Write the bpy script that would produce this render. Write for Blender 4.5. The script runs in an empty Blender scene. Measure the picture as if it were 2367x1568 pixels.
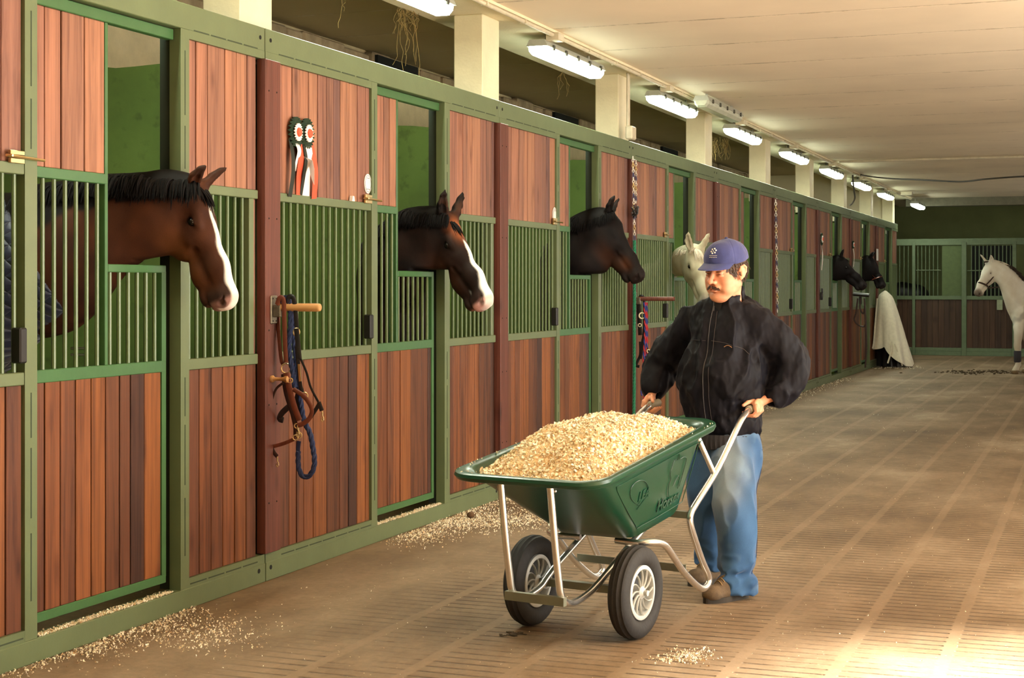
import bpy, bmesh, math, random
import numpy as np
from mathutils import Vector, Matrix, noise as mnoise

SC = bpy.context.scene
COL = SC.collection
rnd = random.Random(7)
PI = math.pi

# ---------------------------------------------------------------- camera
F_PX, CX, HY, CAM_H = 3600.0, 1183.5, 664.0, 1.5
TH = math.atan2(2544 - CX, F_PX)                 # heading left of the aisle
D = 4.2545 * math.cos(TH)                        # the stall fronts stand at X = -D
Fv = np.array([-math.sin(TH), math.cos(TH), 0.0])
Rv = np.array([math.cos(TH), math.sin(TH), 0.0])
Cm = np.array([0, 0, CAM_H])
cam_d = bpy.data.cameras.new('camera')
cam = bpy.data.objects.new('camera', cam_d); COL.objects.link(cam)
cam.location = (0, 0, CAM_H)
cam.rotation_euler = (PI / 2, 0, TH)
cam_d.sensor_width = 36.0
cam_d.lens = 36.0 * F_PX / 2367.0
cam_d.shift_y = (HY - 784.0) / 2367.0
cam_d.clip_end = 200
SC.camera = cam

# ---------------------------------------------------------------- light and exposure
SC.view_settings.view_transform = 'Standard'
SC.view_settings.look = 'None'
SC.view_settings.gamma = 1.0
SC.view_settings.use_curve_mapping = False
SC.view_settings.exposure = 0.15
SC.cycles.use_denoising = True
SC.cycles.max_bounces = 7
SC.cycles.diffuse_bounces = 5
SC.cycles.sample_clamp_indirect = 6.0
w = bpy.data.worlds.new('world'); SC.world = w; w.use_nodes = True
w.node_tree.nodes['Background'].inputs[0].default_value = (0.75, 0.86, 1.0, 1)
w.node_tree.nodes['Background'].inputs[1].default_value = 0.6

def area(name, loc, target, size, size_y, power, color):
    l = bpy.data.lights.new(name, 'AREA'); l.shape = 'RECTANGLE'
    l.size, l.size_y, l.energy, l.color = size, size_y, power, color
    o = bpy.data.objects.new(name, l); COL.objects.link(o)
    o.location = loc
    o.rotation_euler = (Vector(target) - Vector(loc)).to_track_quat('-Z', 'Y').to_euler()
    return o
# daylight through the wide doorway in the right wall and two added fill lights along it
area('doorway_daylight', (3.5, 6.6, 1.8), (-3.9, 7.4, 1.5), 3.4, 2.2, 360, (1.0, 0.95, 0.86))
area('aisle_fill_light', (3.45, 13.5, 1.9), (-2.0, 14.0, 3.0), 7.0, 1.4, 280, (1.0, 0.93, 0.82))  # added light with no window behind it, lifts the aisle ceiling
area('far_aisle_fill_light', (3.45, 21.0, 1.9), (-2.0, 20.0, 3.0), 6.0, 1.4, 110, (1.0, 0.93, 0.82))  # second added light, no window there, aimed up at the farther ceiling
area('corridor_daylight', (3.4, 31.5, 1.5), (-3.0, 30.5, 0.2), 2.5, 1.8, 80, (1.0, 0.98, 0.94))
sun = bpy.data.lights.new('sun', 'SUN'); sun.energy = 165.0; sun.angle = math.radians(13.0); sun.color = (1.0, 0.95, 0.84)
so = bpy.data.objects.new('sun', sun); COL.objects.link(so)
_sd = Vector((-0.80, -0.30, -0.56)).normalized()
so.rotation_euler = _sd.to_track_quat('-Z', 'Y').to_euler()

# ---------------------------------------------------------------- pixel -> place helpers (photo frame 2367 x 1568)
def ray(x, y): return Fv + Rv * (x - CX) / F_PX + np.array([0, 0, 1.]) * (HY - y) / F_PX
def at(x, y, Z): return Cm + ray(x, y) * Z                       # at distance Z in front of the camera
def ground(x, y, z=0.0): r = ray(x, y); return Cm + r * ((z - CAM_H) / r[2])
def onX(x, y, X=-D): r = ray(x, y); return Cm + r * (X / r[0])    # on a plane parallel to the stall fronts
def onplane(x, y, p, n): r = ray(x, y); n = np.asarray(n, float); return Cm + r * (((np.asarray(p, float) - Cm) @ n) / (r @ n))
def WY(x): return float(onX(x, 700)[1])

# ---------------------------------------------------------------- materials
MATS = {}
def _nt(name):
    m = bpy.data.materials.new(name); m.use_nodes = True
    nt = m.node_tree; b = nt.nodes['Principled BSDF']
    MATS[name] = m
    return m, nt, b
def N(nt, typ, **kw):
    n = nt.nodes.new(typ)
    for k, v in kw.items():
        if k.startswith('i_'):
            key = k[2:]; key = int(key) if key.isdigit() else key.replace('_', ' ')
            n.inputs[key].default_value = v
        else: setattr(n, k, v)
    return n
def L(nt, a, ai, b, bi): nt.links.new(a.outputs[ai], b.inputs[bi])
def srgb(r, g, b):
    f = lambda c: (c / 255 / 12.92) if c / 255 <= 0.04045 else ((c / 255 + 0.055) / 1.055) ** 2.4
    return (f(r), f(g), f(b), 1.0)
def ramp(nt, stops):
    n = nt.nodes.new('ShaderNodeValToRGB'); e = n.color_ramp.elements
    e[0].position, e[0].color = stops[0]; e[1].position, e[1].color = stops[-1]
    for p, c in stops[1:-1]:
        x = e.new(p); x.color = c
    return n
def coords(nt, scale=(1, 1, 1), kind='Object', rot=(0, 0, 0)):
    t = N(nt, 'ShaderNodeTexCoord'); mp = N(nt, 'ShaderNodeMapping')
    mp.inputs['Scale'].default_value = scale; mp.inputs['Rotation'].default_value = rot
    L(nt, t, kind, mp, 0); return mp
def plain(name, col, rough=0.6, metal=0.0, var=0.12, nscale=12.0, bump=0.0, bscale=60.0, spec=0.5, coat=0.0, sheen=0.0):
    """one colour, broken up by noise, with an optional bump"""
    m, nt, b = _nt(name)
    mp = coords(nt)
    no = N(nt, 'ShaderNodeTexNoise', i_Scale=nscale, i_Detail=5.0, i_Roughness=0.6); L(nt, mp, 0, no, 'Vector')
    c = np.array(col[:3]); lo = tuple(np.clip(c * (1 - var), 0, 1)) + (1,); hi = tuple(np.clip(c * (1 + var), 0, 1)) + (1,)
    rp = ramp(nt, [(0.3, lo), (0.7, hi)]); L(nt, no, 'Fac', rp, 0); L(nt, rp, 0, b, 'Base Color')
    b.inputs['Roughness'].default_value = rough; b.inputs['Metallic'].default_value = metal
    b.inputs['Specular IOR Level'].default_value = spec
    b.inputs['Coat Weight'].default_value = coat
    b.inputs['Sheen Weight'].default_value = sheen
    if bump:
        n2 = N(nt, 'ShaderNodeTexNoise', i_Scale=bscale, i_Detail=4.0); L(nt, mp, 0, n2, 'Vector')
        bp = N(nt, 'ShaderNodeBump', i_Strength=bump, i_Distance=0.01); L(nt, n2, 'Fac', bp, 'Height'); L(nt, bp, 0, b, 'Normal')
    return m

def wood(name, tones, streak=0.55, rough=0.5, grain_axis=2, knots=True):
    """boards: each board (mesh island) its own tone, streaks and knots along it"""
    m, nt, b = _nt(name)
    geo = N(nt, 'ShaderNodeNewGeometry')
    isl = 'Random Per Island'
    tc = N(nt, 'ShaderNodeTexCoord')
    off = N(nt, 'ShaderNodeVectorMath', operation='SCALE'); cmb = N(nt, 'ShaderNodeCombineXYZ')
    L(nt, geo, isl, cmb, 0); L(nt, geo, isl, cmb, 1); L(nt, geo, isl, cmb, 2); L(nt, cmb, 0, off, 0); off.inputs['Scale'].default_value = 37.0
    add = N(nt, 'ShaderNodeVectorMath', operation='ADD'); L(nt, tc, 'Object', add, 0); L(nt, off, 0, add, 1)
    sc = [22.0, 22.0, 22.0]; sc[grain_axis] = 0.9
    mp = N(nt, 'ShaderNodeMapping'); mp.inputs['Scale'].default_value = sc; L(nt, add, 0, mp, 0)
    n1 = N(nt, 'ShaderNodeTexNoise', i_Scale=1.0, i_Detail=6.0, i_Roughness=0.62, i_Distortion=0.9); L(nt, mp, 0, n1, 'Vector')
    sc2 = [60.0, 60.0, 60.0]; sc2[grain_axis] = 1.6
    mp2 = N(nt, 'ShaderNodeMapping'); mp2.inputs['Scale'].default_value = sc2; L(nt, add, 0, mp2, 0)
    n2 = N(nt, 'ShaderNodeTexNoise', i_Scale=1.0, i_Detail=4.0, i_Roughness=0.7); L(nt, mp2, 0, n2, 'Vector')
    k = len(tones)
    rp = ramp(nt, [(i / (k - 1), t) for i, t in enumerate(tones)]); L(nt, geo, isl, rp, 0)
    dk = N(nt, 'ShaderNodeMix', data_type='RGBA', blend_type='MULTIPLY'); dk.inputs[0].default_value = streak
    r1 = ramp(nt, [(0.36, (0.36, 0.27, 0.25, 1)), (0.52, (0.9, 0.86, 0.84, 1)), (0.7, (1.25, 1.22, 1.15, 1))]); L(nt, n1, 'Fac', r1, 0)
    L(nt, rp, 0, dk, 6); L(nt, r1, 0, dk, 7)
    d2 = N(nt, 'ShaderNodeMix', data_type='RGBA', blend_type='MULTIPLY'); d2.inputs[0].default_value = 0.35
    r2 = ramp(nt, [(0.3, (0.45, 0.38, 0.36, 1)), (0.6, (1.1, 1.08, 1.05, 1))]); L(nt, n2, 'Fac', r2, 0)
    L(nt, dk, 2, d2, 6); L(nt, r2, 0, d2, 7)
    last = d2
    if knots:
        s3 = [7.5, 7.5, 7.5]; s3[grain_axis] = 2.2; s3[0 if grain_axis != 0 else 1] = 1.0
        mp3 = N(nt, 'ShaderNodeMapping'); mp3.inputs['Scale'].default_value = s3; L(nt, add, 0, mp3, 0)
        vo = N(nt, 'ShaderNodeTexVoronoi', i_Scale=1.0, i_Randomness=1.0); L(nt, mp3, 0, vo, 'Vector')
        rk = ramp(nt, [(0.04, (0.22, 0.16, 0.17, 1)), (0.11, (.62, .55, .55, 1)), (0.22, (1, 1, 1, 1))]); L(nt, vo, 'Distance', rk, 0)
        d3 = N(nt, 'ShaderNodeMix', data_type='RGBA', blend_type='MULTIPLY'); d3.inputs[0].default_value = 0.7
        L(nt, d2, 2, d3, 6); L(nt, rk, 0, d3, 7); last = d3
    L(nt, last, 2, b, 'Base Color')
    b.inputs['Roughness'].default_value = rough
    b.inputs['Specular IOR Level'].default_value = 0.35
    bp = N(nt, 'ShaderNodeBump', i_Strength=0.25, i_Distance=0.004); L(nt, n2, 'Fac', bp, 'Height'); L(nt, bp, 0, b, 'Normal')
    return m

def vcol(name, rough=0.55, sheen=0.0, hair=0.0, spec=0.35, sss=0.0, hscale=(260, 260, 260), coat=0.0, bumpd=0.002):
    """colour from the mesh's own 'Col' attribute (coat pattern, skin), with fine noise"""
    m, nt, b = _nt(name)
    a = N(nt, 'ShaderNodeVertexColor'); a.layer_name = 'Col'
    mp = coords(nt, scale=hscale)
    n = N(nt, 'ShaderNodeTexNoise', i_Scale=1.0, i_Detail=3.0); L(nt, mp, 0, n, 'Vector')
    rp = ramp(nt, [(0.3, (0.8, 0.8, 0.8, 1)), (0.7, (1.15, 1.15, 1.15, 1))]); L(nt, n, 'Fac', rp, 0)
    mx = N(nt, 'ShaderNodeMix', data_type='RGBA', blend_type='MULTIPLY'); mx.inputs[0].default_value = 0.5
    L(nt, a, 0, mx, 6); L(nt, rp, 0, mx, 7); L(nt, mx, 2, b, 'Base Color')
    b.inputs['Roughness'].default_value = rough; b.inputs['Specular IOR Level'].default_value = spec
    b.inputs['Sheen Weight'].default_value = sheen; b.inputs['Sheen Roughness'].default_value = 0.4
    b.inputs['Coat Weight'].default_value = coat
    if sss:
        b.inputs['Subsurface Weight'].default_value = sss
        b.inputs['Subsurface Radius'].default_value = (0.012, 0.005, 0.003)
    if hair:
        bp = N(nt, 'ShaderNodeBump', i_Strength=hair, i_Distance=bumpd); L(nt, n, 'Fac', bp, 'Height'); L(nt, bp, 0, b, 'Normal')
    return m

def emit(name, col, strength):
    m, nt, b = _nt(name)
    b.inputs['Base Color'].default_value = (0.9, 0.9, 0.9, 1)
    b.inputs['Emission Color'].default_value = col; b.inputs['Emission Strength'].default_value = strength
    return m

# ---------------------------------------------------------------- objects
def tag(o, label=None, cat=None, group=None, kind=None):
    if label: o['label'] = label
    if cat: o['category'] = cat
    if group: o['group'] = group
    if kind: o['kind'] = kind
    return o
def empty(name, loc=(0, 0, 0), label=None, cat=None, group=None):
    o = bpy.data.objects.new(name, None); COL.objects.link(o); o.location = loc
    o.empty_display_size = 0.05
    return tag(o, label, cat, group)
def link(name, me, mats, parent=None, smooth=False):
    o = bpy.data.objects.new(name, me); COL.objects.link(o)
    for m in (mats if isinstance(mats, (list, tuple)) else [mats]): me.materials.append(m)
    if smooth: me.polygons.foreach_set('use_smooth', [True] * len(me.polygons))
    if parent is not None:                      # meshes are written in world space; the parent Empty stands at its base
        o.parent = parent
        if parent.type == 'EMPTY': o.matrix_parent_inverse = Matrix.Translation(-Vector(parent.location))
    return o
def copy_tree(o, parent=None):
    c = o.copy(); COL.objects.link(c); c.parent = parent
    if parent is not None: c.matrix_parent_inverse = o.matrix_parent_inverse.copy()
    for ch in list(o.children): copy_tree(ch, c)
    return c

class MB:
    """collects shapes into one mesh"""
    def __init__(s): s.v, s.f, s.m = [], [], []
    def add(s, verts, faces, mi=0):
        b = len(s.v); s.v += [tuple(map(float, v)) for v in verts]; s.f += [tuple(i + b for i in f) for f in faces]; s.m += [mi] * len(faces)
        return s
    def box(s, x0, x1, y0, y1, z0, z1, mi=0, bev=0.0):
        if x0 > x1: x0, x1 = x1, x0
        if y0 > y1: y0, y1 = y1, y0
        if bev <= 0:
            v = [(x, y, z) for x in (x0, x1) for y in (y0, y1) for z in (z0, z1)]
            f = [(0, 1, 3, 2), (4, 6, 7, 5), (0, 4, 5, 1), (2, 3, 7, 6), (0, 2, 6, 4), (1, 5, 7, 3)]
            return s.add(v, f, mi)
        b = min(bev, (x1 - x0) / 2.01, (y1 - y0) / 2.01, (z1 - z0) / 2.01)
        v = []; idx = {}
        for i, x in enumerate((x0, x1)):
            for j, y in enumerate((y0, y1)):
                for k, z in enumerate((z0, z1)):
                    sx, sy, sz = (b if i == 0 else -b), (b if j == 0 else -b), (b if k == 0 else -b)
                    idx[i, j, k] = len(v)
                    v += [(x, y + sy, z + sz), (x + sx, y, z + sz), (x + sx, y + sy, z)]
        f = []
        g = lambda i, j, k, a: idx[i, j, k] + a
        for i in (0, 1): f.append([g(i, 0, 0, 0), g(i, 0, 1, 0), g(i, 1, 1, 0), g(i, 1, 0, 0)][::(1 if i == 0 else -1)])
        for j in (0, 1): f.append([g(0, j, 0, 1), g(1, j, 0, 1), g(1, j, 1, 1), g(0, j, 1, 1)][::(1 if j == 0 else -1)])
        for k in (0, 1): f.append([g(0, 0, k, 2), g(0, 1, k, 2), g(1, 1, k, 2), g(1, 0, k, 2)][::(1 if k == 0 else -1)])
        for j in (0, 1):
            for k in (0, 1): f.append([g(0, j, k, 1), g(1, j, k, 1), g(1, j, k, 2), g(0, j, k, 2)][::(1 if j == k else -1)])
        for i in (0, 1):
            for k in (0, 1): f.append([g(i, 0, k, 0), g(i, 0, k, 2), g(i, 1, k, 2), g(i, 1, k, 0)][::(1 if i == k else -1)])
        for i in (0, 1):
            for j in (0, 1): f.append([g(i, j, 0, 0), g(i, j, 1, 0), g(i, j, 1, 1), g(i, j, 0, 1)][::(1 if i != j else -1)])
        for i in (0, 1):
            for j in (0, 1):
                for k in (0, 1): f.append([g(i, j, k, 0), g(i, j, k, 1), g(i, j, k, 2)][::(1 if (i + j + k) % 2 == 0 else -1)])
        return s.add(v, [tuple(q) for q in f], mi)
    def tube(s, pts, r, n=10, mi=0, caps=True, closed=False, flat=None):
        """sweep along pts; r is one radius or one per point; flat=(a,b,up) gives an elliptic strap"""
        P = [Vector(p) for p in pts]; m = len(P); rs = r if isinstance(r, (list, tuple, np.ndarray)) else [r] * m
        up = Vector((0, 0, 1)); prev = None; rings = []
        for i in range(m):
            if closed: t = (P[(i + 1) % m] - P[i - 1])
            else: t = P[min(i + 1, m - 1)] - P[max(i - 1, 0)]
            if t.length < 1e-9: t = Vector((0, 0, 1))
            t.normalize()
            if prev is None:
                ref = Vector(flat[2]) if flat else (up if abs(t.z) < 0.9 else Vector((1, 0, 0)))
                u = ref - t * ref.dot(t)
                if u.length < 1e-6: u = t.orthogonal()
                u.normalize()
            else:
                u = prev - t * prev.dot(t)
                if u.length < 1e-6: u = t.orthogonal()
                u.normalize()
            prev = u; w_ = t.cross(u)
            fa, fb = (flat[0], flat[1]) if flat else (1, 1)
            rings.append([P[i] + (u * math.cos(a) * fa + w_ * math.sin(a) * fb) * rs[i] for a in [2 * PI * k / n for k in range(n)]])
        v = [p for rg in rings for p in rg]; f = []
        for i in range(m if closed else m - 1):
            a, b = i * n, ((i + 1) % m) * n
            for k in range(n): f.append((a + k, a + (k + 1) % n, b + (k + 1) % n, b + k))
        if caps and not closed:
            f.append(tuple(range(n))[::-1]); f.append(tuple((m - 1) * n + k for k in range(n)))
        return s.add(v, f, mi)
    def lathe(s, prof, origin, axis, n=32, mi=0, closed=False):
        """prof: (radius, height along axis)"""
        ax = Vector(axis).normalized(); u = ax.orthogonal().normalized(); w_ = ax.cross(u); o = Vector(origin)
        v = []; f = []; m = len(prof)
        for r, h in prof:
            for k in range(n):
                a = 2 * PI * k / n; v.append(o + ax * h + (u * math.cos(a) + w_ * math.sin(a)) * r)
        for i in range(m if closed else m - 1):
            a, b = i * n, ((i + 1) % m) * n
            for k in range(n): f.append((a + k, a + (k + 1) % n, b + (k + 1) % n, b + k))
        if not closed:
            f.append(tuple(range(n))[::-1]); f.append(tuple((m - 1) * n + k for k in range(n)))
        return s.add(v, f, mi)
    def prism(s, poly, d, mi=0):
        """poly: 3D points in one plane; d: extrusion vector"""
        n = len(poly); d = Vector(d)
        v = [Vector(p) for p in poly] + [Vector(p) + d for p in poly]
        f = [tuple(range(n))[::-1], tuple(range(n, 2 * n))] + [(i, (i + 1) % n, n + (i + 1) % n, n + i) for i in range(n)]
        return s.add(v, f, mi)
    def sphere(s, c, r, n=12, mi=0, M=None):
        c = Vector(c); rr = Vector(r) if hasattr(r, '__len__') else Vector((r, r, r)); v = []; f = []
        h = n // 2
        for i in range(1, h):
            p = PI * i / h
            for k in range(n):
                a = 2 * PI * k / n; q = Vector((rr.x * math.sin(p) * math.cos(a), rr.y * math.sin(p) * math.sin(a), rr.z * math.cos(p)))
                v.append(c + (M @ q if M else q))
        q = Vector((0, 0, rr.z)); top = len(v); v.append(c + (M @ q if M else q)); v.append(c - (M @ q if M else q))
        for i in range(h - 2):
            for k in range(n): f.append((i * n + k, (i + 1) * n + k, (i + 1) * n + (k + 1) % n, i * n + (k + 1) % n))
        for k in range(n):
            f.append((top, k, (k + 1) % n)); f.append((top + 1, (h - 2) * n + (k + 1) % n, (h - 2) * n + k))
        return s.add(v, f, mi)
    def build(s, name, mats, parent=None, smooth=False, fix=True):
        me = bpy.data.meshes.new(name); me.from_pydata(s.v, [], s.f)
        if any(s.m): me.polygons.foreach_set('material_index', s.m)
        if fix:
            bm = bmesh.new(); bm.from_mesh(me); bmesh.ops.recalc_face_normals(bm, faces=bm.faces); bm.to_mesh(me); bm.free()
        o = link(name, me, mats, parent, smooth)
        if smooth:
            try: me.set_sharp_from_angle(angle=math.radians(42))
            except Exception: pass
        return o

def spline(pts, n=8, closed=False):
    """Catmull-Rom through pts"""
    P = [np.asarray(p, float) for p in pts]; out = []; m = len(P)
    rng = range(m if closed else m - 1)
    for i in rng:
        p0 = P[(i - 1) % m] if closed or i > 0 else 2 * P[0] - P[1]
        p1, p2 = P[i], P[(i + 1) % m]
        p3 = P[(i + 2) % m] if closed or i + 2 < m else 2 * P[-1] - P[-2]
        for k in range(n):
            t = k / n
            out.append(0.5 * ((2 * p1) + (-p0 + p2) * t + (2 * p0 - 5 * p1 + 4 * p2 - p3) * t * t + (-p0 + 3 * p1 - 3 * p2 + p3) * t ** 3))
    if not closed: out.append(P[-1])
    return out

# ---------------------------------------------------------------- smooth solids (distance fields turned into one closed skin)
class Field:
    def __init__(s, lo, hi, h):
        s.h = h; s.lo = np.asarray(lo, float); n = np.ceil((np.asarray(hi, float) - s.lo) / h).astype(int) + 1
        s.n = n; s.g = np.full(n, 1.0, np.float32)
    def _win(s, lo, hi):
        a = np.clip(np.floor((lo - s.lo) / s.h).astype(int), 0, s.n); b = np.clip(np.ceil((hi - s.lo) / s.h).astype(int) + 1, 0, s.n)
        if np.any(b <= a): return None
        X = (s.lo[0] + s.h * np.arange(a[0], b[0]))[:, None, None].astype(np.float32)
        Y = (s.lo[1] + s.h * np.arange(a[1], b[1]))[None, :, None].astype(np.float32)
        Z = (s.lo[2] + s.h * np.arange(a[2], b[2]))[None, None, :].astype(np.float32)
        return (slice(a[0], b[0]), slice(a[1], b[1]), slice(a[2], b[2])), X, Y, Z
    def _mix(s, sl, d, k, op):
        g = s.g[sl]
        if op == 'add':
            if k > 0:
                hh = np.clip(0.5 + 0.5 * (g - d) / k, 0, 1); r = g + (d - g) * hh - k * hh * (1 - hh)
            else: r = np.minimum(g, d)
        elif op == 'sub':
            d = -d
            if k > 0:
                hh = np.clip(0.5 - 0.5 * (g - d) / k, 0, 1); r = g + (d - g) * hh + k * hh * (1 - hh)
            else: r = np.maximum(g, d)
        s.g[sl] = r
    def ell(s, c, r, M=None, k=0.02, op='add'):
        """ellipsoid, M: 3x3 whose columns are its axes"""
        c = np.asarray(c, float); r = np.asarray(r, float); M = np.eye(3) if M is None else np.asarray(M, float)
        ext = np.sqrt(((M * r[None, :]) ** 2).sum(1)) + k + 2 * s.h
        wn = s._win(c - ext, c + ext)
        if wn is None: return s
        sl, X, Y, Z = wn; X = X - c[0]; Y = Y - c[1]; Z = Z - c[2]
        q = [(X * M[0, i] + Y * M[1, i] + Z * M[2, i]) for i in range(3)]
        k0 = np.sqrt(sum((q[i] / r[i]) ** 2 for i in range(3))) + 1e-9
        k1 = np.sqrt(sum((q[i] / r[i] ** 2) ** 2 for i in range(3))) + 1e-9
        s._mix(sl, k0 * (k0 - 1) / k1, k, op); return s
    def cone(s, a, b, r1, r2, k=0.02, op='add', side=None, sy=1.0):
        """rounded cone from a to b; side: unit axis along which it is scaled by sy"""
        a = np.asarray(a, float); b = np.asarray(b, float); m = max(r1, r2) * max(1, sy) + k + 2 * s.h
        wn = s._win(np.minimum(a, b) - m, np.maximum(a, b) + m)
        if wn is None: return s
        sl, X, Y, Z = wn; X = X - a[0]; Y = Y - a[1]; Z = Z - a[2]
        ba = b - a
        if side is not None and sy != 1.0:
            sd = np.asarray(side, float); t = (X * sd[0] + Y * sd[1] + Z * sd[2]) * (1 / sy - 1)
            X = X + sd[0] * t; Y = Y + sd[1] * t; Z = Z + sd[2] * t
            ba = ba + sd * (ba @ sd) * (1 / sy - 1)
        l2 = float(ba @ ba) + 1e-12; rr = r1 - r2
        t = np.clip((X * ba[0] + Y * ba[1] + Z * ba[2]) / l2, 0, 1)
        d = np.sqrt((X - ba[0] * t) ** 2 + (Y - ba[1] * t) ** 2 + (Z - ba[2] * t) ** 2) - (r1 - rr * t)
        if sy < 1: d = d * max(sy, 0.5)
        s._mix(sl, d, k, op); return s
    def chain(s, pts, rs, k=0.02, op='add', side=None, sy=1.0, n=0):
        if n:
            q = spline([np.append(np.asarray(p, float), r) for p, r in zip(pts, rs)], n); pts = [x[:3] for x in q]; rs = [x[3] for x in q]
        sys_ = sy if hasattr(sy, '__len__') else [sy] * len(pts)
        for i in range(len(pts) - 1): s.cone(pts[i], pts[i + 1], rs[i], rs[i + 1], k, op, side, sys_[i])
        return s
    def half(s, p, n, k=0.0):
        """cut away everything on the n side of p"""
        p = np.asarray(p, float); n = np.asarray(n, float)
        sl, X, Y, Z = s._win(s.lo, s.lo + s.h * s.n)
        d = (X - p[0]) * n[0] + (Y - p[1]) * n[1] + (Z - p[2]) * n[2]
        if k > 0:
            g = s.g; hh = np.clip(0.5 - 0.5 * (g - d) / k, 0, 1); s.g = (g + (d - g) * hh + k * hh * (1 - hh)).astype(np.float32)
        else: s.g = np.maximum(s.g, d).astype(np.float32)
        return s
    def warp(s, fn):
        """add fn(X,Y,Z) to the field near the skin"""
        sl, X, Y, Z = s._win(s.lo, s.lo + s.h * s.n)
        s.g = (s.g + fn(X, Y, Z)).astype(np.float32); return s
    def mesh(s, name, adapt=0.0):
        import openvdb
        g = openvdb.FloatGrid(1.0); band = 3 * s.h
        a = np.clip(s.g, -band, band).astype(np.float32)
        g.background = band if hasattr(g, 'background') else 1.0
        g.copyFromArray(np.ascontiguousarray(a), tolerance=0.0)
        if adapt > 0:
            pts, tri, quads = g.convertToPolygons(isovalue=0.0, adaptivity=adapt)
        else:
            pts, quads = g.convertToQuads(isovalue=0.0); tri = np.zeros((0, 3), int)
        pts = pts * s.h + s.lo
        me = bpy.data.meshes.new(name)
        nv, nq, nt_ = len(pts), len(quads), len(tri)
        me.vertices.add(nv); me.vertices.foreach_set('co', pts.astype(np.float32).ravel())
        li = np.concatenate([quads.ravel(), tri.ravel()]).astype(np.int32)
        me.loops.add(len(li)); me.loops.foreach_set('vertex_index', li)
        st = np.concatenate([np.arange(nq) * 4, nq * 4 + np.arange(nt_) * 3]).astype(np.int32)
        me.polygons.add(nq + nt_); me.polygons.foreach_set('loop_start', st)
        me.polygons.foreach_set('use_smooth', [True] * (nq + nt_))
        me.update(calc_edges=True); me.validate()
        n = me.polygons[0].normal if len(me.polygons) else None
        # normals must look outwards
        co = np.zeros(len(me.vertices) * 3, np.float32); me.vertices.foreach_get('co', co)
        vol = 0.0
        bm = bmesh.new(); bm.from_mesh(me)
        if bm.calc_volume(signed=True) < 0: bmesh.ops.reverse_faces(bm, faces=bm.faces); bm.to_mesh(me)
        bm.free()
        return me
def verts_np(me):
    co = np.zeros(len(me.vertices) * 3, np.float32); me.vertices.foreach_get('co', co); return co.reshape(-1, 3).astype(float)
def set_col(me, c):
    a = me.color_attributes.new('Col', 'FLOAT_COLOR', 'POINT')
    c4 = np.ones((len(me.vertices), 4), np.float32); c4[:, :3] = c; a.data.foreach_set('color', c4.ravel())
def snoise(P, scale, seed=0, octaves=3):
    """cheap smooth noise in about -1..1 for arrays"""
    r = np.random.RandomState(seed); out = 0.0; amp = 1.0; tot = 0
    for o in range(octaves):
        f = scale * 2 ** o
        for _ in range(4):
            d = r.normal(size=3); d /= np.linalg.norm(d); ph = r.uniform(0, 6.28)
            d2 = r.normal(size=3); ph2 = r.uniform(0, 6.28)
            out = out + amp * np.sin(f * (P[0] * d[0] + P[1] * d[1] + P[2] * d[2]) + ph + 1.3 * np.sin(f * 0.6 * (P[0] * d2[0] + P[1] * d2[1] + P[2] * d2[2]) + ph2))
        tot += amp * 2.2; amp *= 0.55
    return out / tot
def mixc(a, b, t): t = np.clip(t, 0, 1)[:, None]; return np.asarray(a)[None, :3] * (1 - t) + np.asarray(b)[None, :3] * t if np.ndim(a) == 1 else a * (1 - t) + np.asarray(b)[None, :3] * t
def sstep(a, b, x): t = np.clip((x - a) / (b - a), 0, 1); return t * t * (3 - 2 * t)
# ================================================================ materials of the place
GREEN = plain('green_frame_paint', srgb(98, 112, 78), rough=0.42, var=0.07, nscale=6, bump=0.05)
DGREEN = plain('green_door_paint', srgb(62, 104, 60), rough=0.4, var=0.08, nscale=9, bump=0.05)
BARG = plain('green_bar_paint', srgb(92, 112, 70), rough=0.38, var=0.10, nscale=30)
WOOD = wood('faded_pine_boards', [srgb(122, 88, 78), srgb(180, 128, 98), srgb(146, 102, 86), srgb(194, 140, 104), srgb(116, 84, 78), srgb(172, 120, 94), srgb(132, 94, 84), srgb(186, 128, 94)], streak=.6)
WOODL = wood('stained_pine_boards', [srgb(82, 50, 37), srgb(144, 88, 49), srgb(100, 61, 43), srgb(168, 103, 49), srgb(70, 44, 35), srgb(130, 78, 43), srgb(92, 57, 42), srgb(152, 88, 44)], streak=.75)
BOARD = wood('brown_cover_board', [srgb(98, 56, 46), srgb(116, 68, 54)], streak=0.5, knots=True)
BLACKM = plain('black_steel', srgb(26, 26, 26), rough=0.5)
RUSTM = plain('worn_steel', srgb(120, 112, 96), rough=0.45, metal=0.7, var=0.3, nscale=40)
BRASS = plain('brass', srgb(214, 190, 140), rough=0.3, metal=1.0, var=0.1)
HOLE = plain('hole_dark', srgb(14, 16, 12), rough=0.9)
CREAM = plain('cream_plaster', srgb(232, 220, 190), rough=0.85, var=0.06, nscale=2.0, bump=0.15, bscale=30)
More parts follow.
